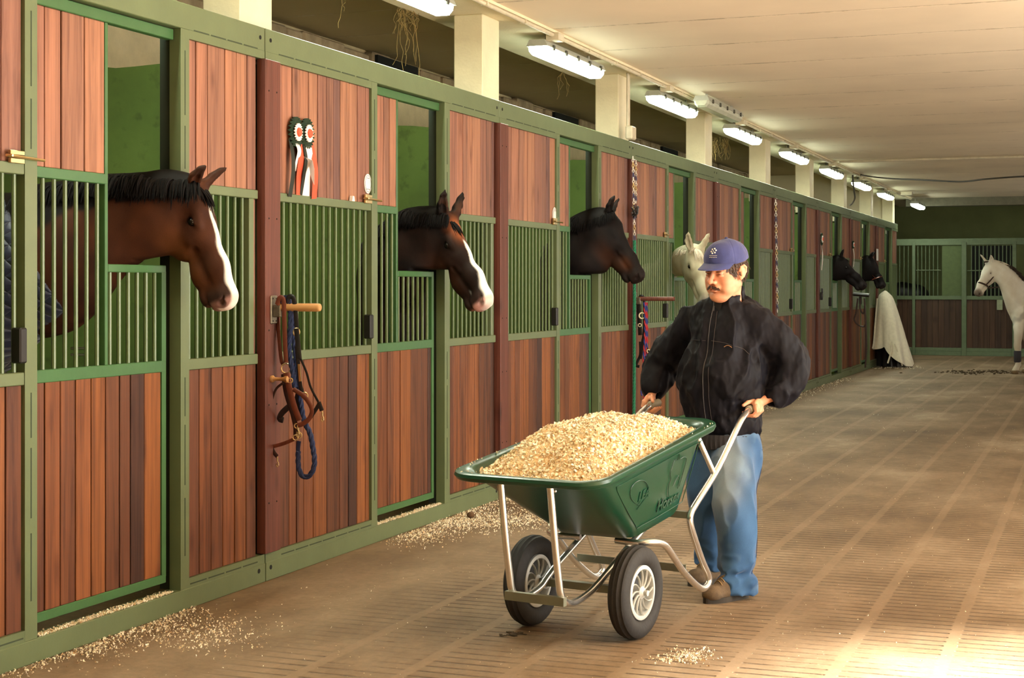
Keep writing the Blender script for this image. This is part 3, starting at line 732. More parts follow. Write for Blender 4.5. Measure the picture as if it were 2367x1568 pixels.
# ================================================================ lamps, conduit, boxes
def lamps():
    TUBE = emit('fluorescent_diffuser', (0.90, 1.0, 0.80, 1), 17.0)
    BODY = plain('lamp_body_grey', srgb(170, 172, 160), rough=0.5)
    CLIP = plain('lamp_clip', srgb(70, 70, 60), rough=0.5)
    OFFT = plain('unlit_diffuser', srgb(196, 200, 180), rough=0.35)
    def make(lit=True, length=1.5):
        r = empty('ceiling_lamp', (0, 0, 0))
        n = 5; x, h = 0.075, length / 2
        m = MB(); prof = [(-0.06, 0.0), (-0.085, -0.05), (0.085, -0.05), (0.06, 0.0)]
        m.prism([(a, -h, b) for a, b in prof], (0, length, 0)); m.build('housing', BODY, r)
        m = MB(); pr = [(-0.078, -0.05), (-0.072, -0.085), (-0.045, -0.115), (0.045, -0.115), (0.072, -0.085), (0.078, -0.05)]
        v = []; f = []
        ys = [(-h, 0.75), (-h + 0.03, 1.0), (h - 0.03, 1.0), (h, 0.75)]
        for yy, s in ys: v += [(a * s, yy, -0.05 + (b + 0.05) * s) for a, b in pr]
        k = len(pr)
        for i in range(3):
            for j in range(k - 1): f.append((i * k + j, i * k + j + 1, (i + 1) * k + j + 1, (i + 1) * k + j))
        f.append(tuple(range(k))); f.append(tuple(range(3 * k, 4 * k)))
        m.add(v, f); m.build('diffuser', TUBE if lit else OFFT, r, False)
        for i in range(5):
            m = MB(); yy = -h + length * (i + 0.5) / 5
            for s in (-1, 1): m.box(s * 0.08, s * 0.094, yy - 0.016, yy + 0.016, -0.068, -0.028, bev=0.003)
            m.build('clip', CLIP, r)
        m = MB()
        for yy in (-h * 0.7, h * 0.7): m.tube([(0, yy, 0), (0, yy, 0.06)], 0.012, 8)
        m.build('hanger', BODY, r, True)
        if lit:
            l = bpy.data.lights.new('lamp_light', 'AREA'); l.shape = 'RECTANGLE'; l.size = 0.14; l.size_y = length - 0.1; l.energy = 34; l.color = (0.92, 1.0, 0.80)
            lo = bpy.data.objects.new('lamp_light', l); COL.objects.link(lo); lo.parent = r; lo.location = (0, 0, -0.125)
        return r
    proto = make(True)
    zc = 3.38
    starts = [(-1.7, ''), (1.5, ''), (4.6, '')]
    labs = ['lit fluorescent lamp at the top edge of the picture, nearest of the row', 'largest fully visible lit fluorescent lamp under the ceiling beam',
            'lit fluorescent lamp hanging beside the unlit grey lamp', 'lit fluorescent lamp third from the near end of the visible row',
            'lit fluorescent lamp above the stall front with the speckled chain', 'lit fluorescent lamp third from the far end of the row',
            'small lit lamp with a drooping cable beside it, second from the end of the row', 'last small lit lamp of the row above the farthest column']
    xs = [(1083 - 130, 1035), (1232, 1384), (1501, 1602), (1676, 1751), (1801, 1861), (1895, 1942), (1967, 2007), (2025, 2060)]
    YL = lambda x: float(onX(x, 500, -3.99)[1])
    first = True
    cents = [YL(b) - 0.78 for a, b in xs]
    for i, yc in enumerate([cents[0] - 3.25] + cents):
        lab = 'lit fluorescent lamp before the first visible one' if i == 0 else labs[i - 1]
        o = proto if first else copy_tree(proto); first = False
        o.location = (-4.0, yc, zc); tag(o, lab, 'lamp', 'lit fluorescent lamps along the ceiling beam')
    o = copy_tree(proto); p = at(2122, 478, 33.2); o.location = (p[0], p[1], p[2] + 0.08); 
    for c_ in o.children:
        if c_.type == 'LIGHT': c_.data = c_.data.copy(); c_.data.energy = 7
    tag(o, 'lone lit lamp hanging beyond the row, near the dark end wall', 'lamp', 'lit fluorescent lamps along the ceiling beam')
    o = make(False, 1.6); a = onX(1552, 215, -3.80); o.location = (-3.72, YL(1500) + 1.75, 3.41); tag(o, 'unlit grey fluorescent lamp fixed flat beside the conduit', 'lamp')
    PIPE = plain('conduit_paint', srgb(206, 196, 170), rough=0.5)
    m = MB(); m.tube([(-3.885, YB + .05, 3.413), (-3.885, YE - 0.4, 3.413)], 0.016, 10); c = m.build('conduit_pipe', PIPE, None, True)
    tag(c, 'cream painted conduit pipe running along the ceiling above the lamps', 'pipe')
    for i in range(42):
        yy = 3.0 + i * 0.75; m = MB(); m.box(-3.91, -3.86, yy, yy + 0.02, 3.398, 3.428); m.build('saddle_clip', PIPE, c)
    names = ['junction box on the conduit above the largest lit lamp', 'junction box on the conduit beside the unlit lamp', 'junction box on the conduit above the third full lamp',
             'junction box on the conduit above the fourth full lamp', 'junction box on the conduit above the fifth full lamp', 'junction box where the long drooping cable starts', 'junction box farthest along the conduit']
    for i, cy in enumerate(cents[1:]):
        m = MB(); m.box(-3.94, -3.83, cy - 0.72, cy - 0.60, 3.37, 3.428, bev=0.006); o = m.build('junction_box', PIPE); tag(o, names[i], 'junction box', 'junction boxes along the ceiling conduit')
    m = MB(); q = at(2095, 466, 31.5); m.box(q[0] - 0.1, q[0] + 0.12, q[1] - .08, q[1] + .08, 3.36, 3.428, bev=0.006); tag(m.build('junction_box', PIPE), 'junction box next to the lone lamp at the dark end', 'junction box', 'junction boxes along the ceiling conduit')
    # conduit down the column, with socket box on the beam
    yk = seamY(2); m = MB()
    for dy in (-0.11, -0.075): m.tube([(-D + 0.0, yk + dy, 3.43), (-D + 0.0, yk + dy, 2.93)], 0.012, 8)
    c = m.build('column_conduit', PIPE, None, True); tag(c, 'pair of thin conduits running down the face of a column to a box', 'pipe')
    m = MB(); m.box(-D - 0.015, -D + 0.05, yk - 0.14, yk + 0.0, 2.83, 2.95, bev=0.01); tag(m.build('switch_box', PIPE), 'square cream switch box on the green head beam, at the foot of a column', 'switch box')
    # cables
    CAB = plain('grey_cable', srgb(58, 52, 42), rough=0.6)
    pts = [at(1978, 402, 27.5)] + [at(x, y, z) for x, y, z in ((2010, 408, 26), (2060, 413, 25), (2130, 416, 24), (2220, 420, 23), (2280, 414, 22), (2367, 408, 21.5), (2500, 404, 20))]
    tag(MB().tube(spline(pts, 8), 0.012, 6).build('ceiling_cable', CAB, None, True), 'dark cable drooping across the ceiling from the lamp row to the right', 'cable')
    pz = ZC - 0.03; a = ground(1940, 374, pz); b = ground(2367, 367, pz)
    m = MB(); m.tube([a, (XR, a[1], pz)], 0.02, 8); tag(m.build('cross_conduit', PIPE, None, True), 'thin straight conduit crossing the ceiling at right, nearer than the drooping cable', 'pipe')
    pts = [onX(x, y, -3.86) for x, y in ((1971, 405), (1972, 420), (1974, 440), (1976, 458), (1970, 470), (1964, 475))]
    tag(MB().tube(spline(pts, 6), 0.014, 6).build('hanging_cable', CAB, None, True), 'short black cable hanging down between two far columns', 'cable')
lamps()
# ================================================================ wheelbarrow
BO = (ground(1468, 1478) + ground(1232, 1445)) / 2
_a = math.radians(11)
BF = -np.array([math.sin(_a), math.cos(_a), 0.0])        # towards its front
BS = np.array([-BF[1], BF[0], 0.0])                      # towards the right in the photo
def B(a, b, z): return BO + BF * a + BS * b + np.array([0, 0, z])
STEEL = plain('galvanised_tube', srgb(232, 232, 230), rough=0.26, metal=0.95, var=0.06, nscale=20)
FLATB = plain('dull_flat_bar', srgb(128, 130, 112), rough=0.5, metal=0.6, var=0.1)
def tray_mat():
    m, nt, b = _nt('green_moulded_plastic')
    mp = coords(nt); n = N(nt, 'ShaderNodeTexNoise', i_Scale=160.0, i_Detail=3.0); L(nt, mp, 0, n, 'Vector')
    b.inputs['Base Color'].default_value = srgb(14, 62, 42); b.inputs['Roughness'].default_value = 0.3
    b.inputs['Coat Weight'].default_value = 0.05; b.inputs['Coat Roughness'].default_value = 0.3
    bp = N(nt, 'ShaderNodeBump', i_Strength=0.08, i_Distance=0.002); L(nt, n, 'Fac', bp, 'Height'); L(nt, bp, 0, b, 'Normal')
    return m
TRAY = tray_mat()
SHAV = None
def rloop(af, ab, wf, wb, zf, zb, r, n=9):
    """rounded rectangle seen from above: front edge at a=af, back edge at a=ab"""
    pts = []
    cs = [(af, wf, 0), (ab, wb, 1), (ab, -wb, 2), (af, -wf, 3)]
    for (a, b_, q) in cs:
        sa = -1 if q in (0, 3) else 1; sb = -1 if b_ > 0 else 1
        ca, cb = a + sa * r, b_ + sb * r
        base = {0: 90, 1: 180, 2: 270, 3: 0}[q]
        for i in range(n):
            an = math.radians(90 * i / (n - 1))
            if q == 0: da, db = math.cos(PI / 2 - an), math.sin(PI / 2 - an)
            if q == 0: da, db = math.cos(an), math.sin(an)
            if q == 1: da, db = -math.sin(an), math.cos(an)
            if q == 2: da, db = -math.cos(an), -math.sin(an)
            if q == 3: da, db = math.sin(an), -math.cos(an)
            x = ca + da * r; y = cb + db * r; t = (af - x) / (af - ab)
            pts.append(B(x, y, zf + (zb - zf) * t))
    return pts
def rim_z(a): return 0.722 + (0.54 - a) * (0.888 - 0.722) / 1.24
def wheelbarrow():
    root = empty('wheelbarrow', tuple(BO), 'two-wheeled green wheelbarrow with silver tube frame, heaped with pale wood shavings', 'wheelbarrow')
    loops = [rloop(-.13, -.49, .165, .185, .400, .474, .05), rloop(-.08, -.52, .20, .215, .408, .482, .075), rloop(-.045, -.535, .213, .228, .430, .505, .085),
             rloop(.20, -.580, .262, .268, .560, .680, .095), rloop(.43, -.622, .308, .308, .684, .838, .105), rloop(.455, -.63, .318, .315, .694, .846, .11),
             rloop(.515, -.685, .352, .338, .690, .850, .115), rloop(.530, -.70, .362, .348, .694, .856, .12), rloop(.540, -.707, .369, .354, .708, .872, .12), rloop(.536, -.704, .366, .352, .721, .886, .12),
             rloop(.522, -.692, .355, .342, .727, .892, .115), rloop(.47, -.645, .322, .318, .722, .886, .105), rloop(.455, -.632, .312, .308, .715, .880, .10),
             rloop(.43, -.612, .298, .298, .695, .858, .10), rloop(.19, -.57, .254, .26, .572, .69, .09), rloop(-.06, -.525, .205, .22, .44, .515, .08), rloop(-.12, -.49, .165, .185, .415, .489, .05)]
    m = MB(); n = len(loops[0]); m.v = [tuple(p) for lp in loops for p in lp]
    for i in range(len(loops) - 1):
        for k in range(n): m.f.append((i * n + k, i * n + (k + 1) % n, (i + 1) * n + (k + 1) % n, (i + 1) * n + k))
    m.f.append(tuple(range(n))); m.f.append(tuple((len(loops) - 1) * n + k for k in range(n))); m.m = [0] * len(m.f)
    tray = m.build('tray', TRAY, root, True)
    # embossed side: outline, lettering, horse head, oval mark
    def S(u, v, off=0.001):     # u along the side (0 front .. 1 back), v from the bottom (0) to the lip (1)
        f0, f1 = B(.43, .308, .684), B(-.045, .213, .430); b0, b1 = B(-.622, .308, .838), B(-.535, .228, .505)
        top = f0 + (b0 - f0) * u; bot = f1 + (b1 - f1) * u
        nrm = np.cross(b0 - f0, f0 - f1); nrm /= np.linalg.norm(nrm)
        if nrm @ BS < 0: nrm = -nrm
        return bot + (top - bot) * v + nrm * off
    m = MB(); path = [S(u, v) for u, v in ((.16, .90), (.90, .90), (.93, .84), (.93, .16), (.86, .07), (.20, .07), (.13, .14), (.12, .84), (.16, .90))]
    m.tube(spline(path, 3), 0.0020, 6); m.build('embossed_outline', TRAY, tray, True)
    m = MB(); c = (.30, .62)
    m.tube([S(c[0] + .095 * math.cos(t), c[1] + .20 * math.sin(t), .002) for t in np.linspace(-.3, PI + 1.2, 22)], 0.0017, 6)
    m.tube([S(.22, .38, .002), S(.40, .53, .001)], .0018, 6); m.tube([S(.235, .44, .002), S(.34, .53, .001)], .0014, 6)
    m.build('embossed_mark', TRAY, tray, True)
    m = MB()
    hd = [(.70, .22), (.665, .36), (.66, .46), (.68, .56), (.665, .66), (.68, .74), (.70, .84), (.73, .80), (.745, .88), (.76, .80), (.80, .80), (.84, .74), (.835, .55), (.82, .36)]
    m.tube(spline([S(u - .02, v, .002) for u, v in hd], 4), .0017, 6)
    m.tube(spline([S(u - .02, v, .002) for u, v in [(.72, .42), (.75, .50), (.78, .54), (.80, .46), (.80, .34)]], 4), .0014, 6)
    m.build('embossed_horse_head', TRAY, tray, True)
    def text(body, u, v, size, name, ext=0.0009):
        cu = bpy.data.curves.new(name, 'FONT'); cu.body = body; cu.size = size; cu.extrude = ext; cu.offset = 0.0008; cu.shear = 0.1; cu.bevel_depth = 0.0006
        to = bpy.data.objects.new('tmp', cu); COL.objects.link(to); bpy.context.view_layer.update()
        me = bpy.data.meshes.new_from_object(to.evaluated_get(bpy.context.evaluated_depsgraph_get())); bpy.data.objects.remove(to); me.materials.clear()
        o = link(name, me, TRAY)
        ex = S(u + .1, v, 0) - S(u, v, 0); ex /= np.linalg.norm(ex); nz = np.cross(ex, S(u, v + .1, 0) - S(u, v, 0)); nz /= np.linalg.norm(nz)
        if nz @ BS < 0: nz = -nz
        ey = np.cross(nz, ex); p = S(u, v, .0008)
        Mx = Matrix(((ex[0], ey[0], nz[0], p[0]), (ex[1], ey[1], nz[1], p[1]), (ex[2], ey[2], nz[2], p[2]), (0, 0, 0, 1)))
        o.parent = tray; o.matrix_basis = Mx
    text('Horses', .465, .15, .074, 'embossed_lettering')
    text('LEA', .255, .49, .062, 'embossed_logo')
    # tube frame, one bent tube on each side
    for s in (1, -1):
        pth = [(-1.27, .27, .905), (-1.20, .27, .900), (-1.12, .275, .875), (-1.03, .28, .828), (-.8, .28, .652), (-.56, .28, .515), (-.505, .28, .478), (-.492, .28, .44), (-.53, .28, .37), (-.62, .28, .245), (-.69, .28, .165), (-.69, .28, .128), (-.64, .28, .112),
               (-.57, .28, .135), (-.42, .28, .225), (-.27, .28, .345), (-.21, .275, .380), (-.15, .255, .392), (-.12, .21, .388), (-.13, .15, .386), (-.14, .09, .386)]
        pf = [(-.33, .13, .418), (-.22, .13, .372), (-.10, .13, .322), (.02, .13, .272), (.10, .127, .235), (.17, .12, .207), (.27, .118, .19), (.345, .118, .198), (.395, .118, .235), (.415, .118, .30), (.445, .118, .45), (.485, .118, .697)]
        pts = spline([B(a, s * b_, z) for a, b_, z in pth], 5)
        MB().tube(spline([B(a, s * b_, z) for a, b_, z in pf], 5), 0.0155, 12).build('front_tube', STEEL, root, True)
        fr = MB().tube(pts, 0.0155, 12).build('tube_frame', STEEL, root, True)
        g = MB().tube([B(-1.285, s * .27, .906), B(-1.28, s * .27, .906), B(-1.19, s * .27, .899), B(-1.18, s * .27, .897)], [0.014, 0.0205, 0.0205, 0.018], 12)
        g.build('hand_grip', plain_cached('grey_grip', srgb(150, 148, 132), rough=0.6), fr, True)
        MB().tube([B(-.665, s * .24, .80), B(-.76, s * .278, .625)], 0.013, 10).build('brace', STEEL, root, True)
        m = MB(); m.box(-.012, .012, -.02, .02, -.02, .02)
        k = MB(); k.sphere(B(.475, s * .136, .675), .007, 8); k.build('bolt', STEEL, fr, True)
    def flat(a0, a1, b0, b1, z0, z1, name='cross_bar', mat=FLATB):
        v = [B(a, b_, z) for a in (a0, a1) for b_ in (b0, b1) for z in (z0, z1)]
        MB().add(v, [(0, 1, 3, 2), (4, 6, 7, 5), (0, 4, 5, 1), (2, 3, 7, 6), (0, 2, 6, 4), (1, 5, 7, 3)]).build(name, mat, root)
    flat(.392, .398 + .02, -.142, .142, .196, .232)
    flat(-.018, .018, -.21, .21, .184, .216, 'axle_bar')
    flat(-.452, -.446, -.28, .28, .215, .25)
    flat(-.515, -.485, -.265, .265, .452, .482, 'tray_support')
    # wheels
    RUB = plain('tyre_rubber', srgb(38, 37, 36), rough=0.75, var=0.2, nscale=40, bump=0.1, bscale=90)
    RIM = plain('grey_plastic_rim', srgb(196, 200, 196), rough=0.4, var=0.05)
    RIMD = plain('rim_inside', srgb(60, 62, 64), rough=0.6)
    ax = BS
    for s in (1, -1):
        c = B(0, s * .257, .2)
        prof = []
        for t in np.linspace(0, 2 * PI, 40, endpoint=False):
            rr = .156 + .0435 * math.sin(t); hh = .046 * math.cos(t)
            hh = .046 * np.sign(math.cos(t)) * abs(math.cos(t)) ** .8
            prof.append((rr, hh))
        out = []
        for r, h in prof:
            if r > .180:      # tread ribs
                q = (h / .046) * 5.5; r += -.0035 if abs(q - round(q)) < .16 else 0.0008
            out.append((min(r, .1995), h))
        t_ = MB().lathe(out, c, ax, 56, closed=True).build('wheel', RUB, root, True)
        m = MB(); m.lathe([(.116, -.03), (.116, .034), (.110, .037), (.100, .036), (.097, .030), (.097, -.03)], c, ax, 48, closed=True)
        m.build('wheel_rim', RIM, t_, True)
        m = MB(); m.lathe([(.098, -.012), (.098, -.008), (.03, -.008), (.03, -.012)], c, ax, 40); m.build('rim_web', RIMD, t_, True)
        u = Vector(ax).orthogonal().normalized(); w_ = Vector(ax).cross(u)
        for i in range(12):
            a0 = 2 * PI * i / 12; m = MB(); ctr = Vector(c)
            P = [ctr + Vector(ax) * (.024 + .004 * q) + (u * math.cos(a0 + .35 * q * q) + w_ * math.sin(a0 + .35 * q * q)) * (.02 + .08 * q) for q in np.linspace(0, 1, 6)]
            m.tube(P, .0042, 6, flat=(1.6, .8, tuple(ax))); m.build('spoke', RIM, t_, True)
        MB().lathe([(.0, -.045), (.024, -.045), (.027, .03), (.020, .038), (.012, .042), (.012, .058), (.0, .060)], c, ax, 20).build('hub', RIM, t_, True)
    return root, tray
barrow, tray_o = wheelbarrow()

# ---------------------------------------------------------------- wood shavings
def shav_mat(name, tones):
    m, nt, b = _nt(name)
    geo = N(nt, 'ShaderNodeNewGeometry'); k = len(tones)
    rp = ramp(nt, [(i / (k - 1), t) for i, t in enumerate(tones)]); L(nt, geo, 'Random Per Island', rp, 0)
    L(nt, rp, 0, b, 'Base Color'); b.inputs['Roughness'].default_value = 0.75
    b.inputs['Subsurface Weight'].default_value = 0.0
    return m
SHAV = shav_mat('pale_wood_shavings', [srgb(250, 240, 210), srgb(254, 249, 232), srgb(246, 230, 192), srgb(252, 245, 220), srgb(228, 198, 150), srgb(255, 250, 236), srgb(248, 236, 202), srgb(214, 176, 128)])
def flake(m, p, size, r_, up=None):
    """one curled shaving"""
    ax = Vector((r_.gauss(0, 1), r_.gauss(0, 1), r_.gauss(0, .8))).normalized(); t = ax.orthogonal().normalized(); n = ax.cross(t)
    rad = size * r_.uniform(.28, .6); arc = r_.uniform(1.0, 3.6); wd = size * r_.uniform(.25, .6); k = 3; o = Vector(p)
    b = len(m.v); a0 = r_.uniform(0, 6.28)
    for i in range(k + 1):
        a = a0 + arc * i / k; q = (t * math.cos(a) + n * math.sin(a)) * rad
        m.v.append(tuple(o + q - ax * wd / 2)); m.v.append(tuple(o + q + ax * wd / 2 * r_.uniform(.6, 1.1)))
    for i in range(k): m.f.append((b + 2 * i, b + 2 * i + 1, b + 2 * i + 3, b + 2 * i + 2)); m.m.append(0)
def heap():
    r_ = random.Random(11); m = MB(); G = 70
    def inside(a, b_):
        t = (.44 - a) / 1.05; wmax = .296 + (.296 - .296) * t
        ea = min((.43 - a), (a + .605)); eb = wmax - abs(b_)
        return ea, eb
    def hz(a, b_):
        ea, eb = inside(a, b_)
        e = max(0.0, min(1.0, min(ea / .34, 1.0) * 1.0)); f = max(0.0, min(1.0, eb / .19))
        e2 = max(0.0, min(1.0, (a + .605) / .22)); e1 = max(0.0, min(1.0, (.43 - a) / .40))
        dome = (math.sin(e1 * PI / 2) ** 1.1) * (math.sin(e2 * PI / 2) ** .9) * (math.sin(f * PI / 2) ** .9)
        bump = mnoise.fractal(Vector((a * 7, b_ * 7, 3.3)), 1.0, 2.0, 4) * .016
        return rim_z(a) - .035 + dome * (.128 - .05 * max(0, (-.10 - a) / .5)) + bump
    idx = {}
    for i in range(G + 1):
        for j in range(G + 1):
            a = .425 - i * (1.025 / G); b_ = -.292 + j * (.584 / G)
            # pull the outermost rows into the rounded corners
            ca = .425 - .09 if a > .335 else (-.60 + .09 if a < -.51 else a); cb = max(-.202, min(.202, b_))
            da, db = a - ca, b_ - cb; d = math.hypot(da, db)
            if d > .09: a, b_ = ca + da / d * .09, cb + db / d * .09
            idx[i, j] = len(m.v); m.v.append(tuple(B(a, b_, hz(a, b_))))
    for i in range(G):
        for j in range(G): m.f.append((idx[i, j], idx[i + 1, j], idx[i + 1, j + 1], idx[i, j + 1])); m.m.append(0)
    for _ in range(15000):
        a = r_.uniform(-.60, .43); b_ = r_.uniform(-.296, .296)
        ca = min(max(a, -.51), .335); cb = max(-.202, min(.202, b_))
        if math.hypot(a - ca, b_ - cb) > .095: continue
        flake(m, B(a, b_, hz(a, b_) + r_.uniform(-.002, .008)), r_.uniform(.009, .024), r_)
    for _ in range(150):   # strays on the lip
        s = r_.choice([-1, 1]); a = r_.uniform(-.62, .5)
        if r_.random() < .5: flake(m, B(a, s * r_.uniform(.325, .35), rim_z(a) + .006), r_.uniform(.005, .012), r_)
        else: flake(m, B(r_.uniform(.47, .53), r_.uniform(-.3, .3), rim_z(.5) + .006), r_.uniform(.004, .010), r_)
    o = m.build('wood_shavings', SHAV, None, False, fix=False)
    tag(o, 'heap of pale wood shavings filling the green wheelbarrow', 'wood shavings', kind='stuff')
heap()
def scatter(name_label, n, fn, size=(.006, .014), seed=1, mat=None):
    r_ = random.Random(seed); m = MB()
    for _ in range(n):
        p = fn(r_)
        if p is None: continue
        s = r_.uniform(*size); flake(m, (p[0], p[1], p[2] + s * .4), s, r_)
    o = m.build('scattered_shavings', mat or SHAV, None, False, fix=False)
    return tag(o, name_label, 'wood shavings', kind='stuff')
def blob(cx_, cy_, sx, sy_):     # gaussian spot around an image point, on the floor
    def fn(r_):
        x, y = r_.gauss(cx_, sx), r_.gauss(cy_, sy_)
        p = ground(x, y)
        return None if p[0] < -D + 0.03 or p[1] > 34 else p
    return fn
def many(fns, wts):
    def fn(r_): return r_.choices(fns, wts)[0](r_)
    return fn
def along(k0, y0, y1, spread):
    def fn(r_): return np.array([-D + 0.01 + abs(r_.gauss(0, spread)), r_.uniform(y0, y1), 0])
    return fn
scatter('shavings spilled on the floor along the kerb at the lower left corner', 2600, many([blob(300, 1455, 110, 22), blob(170, 1500, 60, 14), blob(480, 1465, 70, 22), along(-1, 4.9, 6.3, .05)], [5, 3, 3, 3]), seed=4)
scatter('drift of shavings on the floor by the kerb, left of the wheelbarrow', 5200, many([blob(1060, 1205, 75, 14), blob(950, 1235, 45, 12), blob(1190, 1200, 70, 14), along(0, 9.0, 11.0, .08)], [5, 3, 3, 2]), seed=5, size=(.006, .015))
scatter('small patch of shavings on the floor below the wheelbarrow, bottom centre', 420, many([blob(1595, 1517, 24, 9), blob(1545, 1526, 30, 5)], [3, 1]), seed=6)
scatter('loose flakes of shavings strewn thinly over the whole floor', 1500, lambda r_: np.array([r_.uniform(-3.9, 1.0), 4.5 + 26 * r_.random() ** 1.6, 0]), seed=7, size=(.004, .009))
scatter('shavings on the floor under the draped blanket and along the far kerb', 900, many([blob(2065, 850, 35, 2), along(0, 15, 26, .12)], [1, 2]), seed=8, size=(.01, .02))
for i, k in enumerate(range(-1, 7)):
    dd = .052 if k == -1 else 0; ya, yb = seamY(k) + (0.405 + dd) * BAY, seamY(k) + (.695 + dd) * BAY
    if k > 3: break
    scatter(['shavings caught on the kerb under the bay horse\'s door', 'shavings caught on the kerb under the door of the dark brown horse with the blaze', 'shavings on the kerb under the door behind the wheelbarrow tray', 'shavings on the kerb under the white horse\'s door', 'shavings on the kerb under the door right of the man\'s elbow'][i],
            [1500, 1200, 500, 300, 300][i], lambda r_, ya=ya, yb=yb: np.array([-D - .005 - abs(r_.gauss(0, .02)), r_.uniform(ya, yb), .095]), seed=20 + i)
m = MB(); m.sphere(tuple(ground(1088, 1199) + np.array([0, 0, .022])), (.026, .024, .022), 14)
tag(m.build('dropping', plain('dropping_brown', srgb(92, 66, 38), rough=0.8, var=.25, nscale=50), None, True), 'single round brown dropping on the floor left of the wheelbarrow', 'dropping')
r_ = random.Random(5); m = MB()
for _ in range(150):
    p = ground(r_.gauss(2265, 50), r_.gauss(861, 2.2)); s = r_.uniform(.008, .022); m.sphere((p[0], p[1], s * .5), (s * 1.4, s, s * .55), 6)
tag(m.build('trodden_dung', plain('dung', srgb(70, 56, 36), rough=0.9, var=.3), None, True), 'dark trodden dung on the floor in front of the grey horse', 'dung', kind='stuff')
m = MB()
for _ in range(26):
    p = ground(r_.gauss(1186, 12), r_.gauss(1467, 3)); s = r_.uniform(.004, .01); m.sphere((p[0], p[1], s * .5), (s * 2, s, s * .6), 6)
tag(m.build('dirt_crumbs', MATS['dung'], None, True), 'brown dirt crumbs on the floor below the wheelbarrow\'s left wheel', 'dirt', kind='stuff')
# ================================================================ horses
class Head:
    """a horse's head frame: o = poll, ex = down the face, ez = out of the forehead, ey = sideways; S = scale"""
    def __init__(s, poll, nose, ez_hint, S=None, L0=0.60):
        s.o = np.asarray(poll, float); ex = np.asarray(nose, float) - s.o; ln = np.linalg.norm(ex); s.ex = ex / ln
        ez = np.asarray(ez_hint, float); ez = ez - s.ex * (ez @ s.ex); s.ez = ez / np.linalg.norm(ez); s.ey = np.cross(s.ez, s.ex)
        s.S = S if S else ln / L0; s.M = np.stack([s.ex, s.ey, s.ez], 1)
    def p(s, x, y, z): return s.o + s.S * (s.ex * x + s.ey * y + s.ez * z)
    def loc(s, P): return ((P - s.o) @ s.M) / s.S
EYE = (.172, .083, -.066)
def head_field(f, H, ear=(.0, 1.0), ears=True, el=.85):
    S = H.S; p = H.p; C_ = lambda a, b, r1, r2, k=.03, sy=1.0, op='add': f.cone(p(*a), p(*b), r1 * S, r2 * S, k * S, op, H.ey, sy)
    E = lambda c, r, k=.02, op='add', M=None: f.ell(p(*c), np.array(r) * S, H.M if M is None else M, k * S, op)
    C_((.015, 0, -.085), (.12, 0, -.085), .078, .086, .02, 1.02)        # cranium
    C_((.12, 0, -.085), (.24, 0, -.083), .088, .078, .02, 1.06)
    C_((.22, 0, -.080), (.40, 0, -.068), .080, .066, .03, .72)          # nasal part
    C_((.40, 0, -.068), (.545, 0, -.064), .065, .054, .03, .74)
    E((.175, 0, -.165), (.135, .079, .105), .05)                        # cheeks
    E((.14, 0, -.20), (.095, .070, .085), .04)
    C_((.22, 0, -.205), (.40, 0, -.152), .068, .045, .04, .72)           # lower jaw
    C_((.40, 0, -.156), (.520, 0, -.150), .046, .038, .03, .8)
    E((.555, 0, -.080), (.061, .058, .062), .03)                        # muzzle
    E((.557, 0, -.120), (.049, .049, .043), .02)                        # upper lip
    E((.526, 0, -.170), (.046, .037, .030), .016)                       # chin
    C_((.472, -.046, -.150), (.576, -.03, -.153), .006, .004, .012, 1, 'sub')
    C_((.472, .046, -.150), (.576, .03, -.153), .006, .004, .012, 1, 'sub')
    C_((.574, -.03, -.153), (.574, .03, -.153), .005, .005, .012, 1, 'sub')
    for s in (-1, 1):
        E((EYE[0] - .005, s * .066, -.045), (.052, .024, .026), .02)     # brow
        C_((.215, s * .062, -.125), (.335, s * .050, -.110), .013, .010, .03)   # facial crest
        E((.16, s * .062, -.18), (.085, .018, .085), .03)                # cheek muscle
        E((EYE[0], s * (EYE[1] + .008), EYE[2]), (.021, .016, .015), .008, 'sub')
        E((EYE[0] + .002, s * (EYE[1] + .001), EYE[2] + .0135), (.031, .013, .009), .006)
        E((EYE[0] - .002, s * (EYE[1] - .004), EYE[2] - .0165), (.028, .011, .007), .006)
        E((.572, s * .043, -.070), (.031, .016, .026), .014)             # nostril rim
        E((.583, s * .054, -.076), (.017, .015, .020), .006, 'sub')
        C_((.566, s * .052, -.060), (.548, s * .052, -.052), .008, .004, .005, 1, 'sub')
        C_((.30, s * .060, -.118), (.47, s * .052, -.110), .008, .005, .03, 1, 'sub')
        if ears:
            fw, sp = ear; b0 = np.array((.012, s * .052, -.022))
            tip = b0 + np.array((-.045 + fw * .12, s * (.02 + .03 * sp), .165)) * el; mid = b0 + (tip - b0) * .45 + np.array((-.012, s * .012, 0))
            c = [b0, b0 * .45 + mid * .55, mid, mid * .5 + tip * .5 + np.array((-.004, s * .004, 0)), tip]
            rs = [.030, .032, .032, .022, .004]
            for i in range(4): f.cone(p(*c[i]), p(*c[i + 1]), rs[i] * S, rs[i + 1] * S, .012 * S, 'add', H.ex, .62)
            # the hollow of the ear, open forwards and outwards
            q = np.array((.026, s * .014, 0))
            for i in range(1, 4): f.cone(p(*(c[i] + q)), p(*(c[i + 1] + q * .6)), rs[i] * .62 * S, max(rs[i + 1] * .5, .002) * S, .006 * S, 'sub')
    return f
def head_eyes(root, H, body):
    out = []
    for s in (-1, 1):
        m = MB(); m.sphere(tuple(H.p(EYE[0], s * (EYE[1] - .0035), EYE[2])), .0205 * H.S, 18)
        out.append(m.build('eye', EYEM, root, True))
    return out
EYEM = plain('dark_eye', srgb(14, 9, 7), rough=0.16, var=0.3, spec=.4)
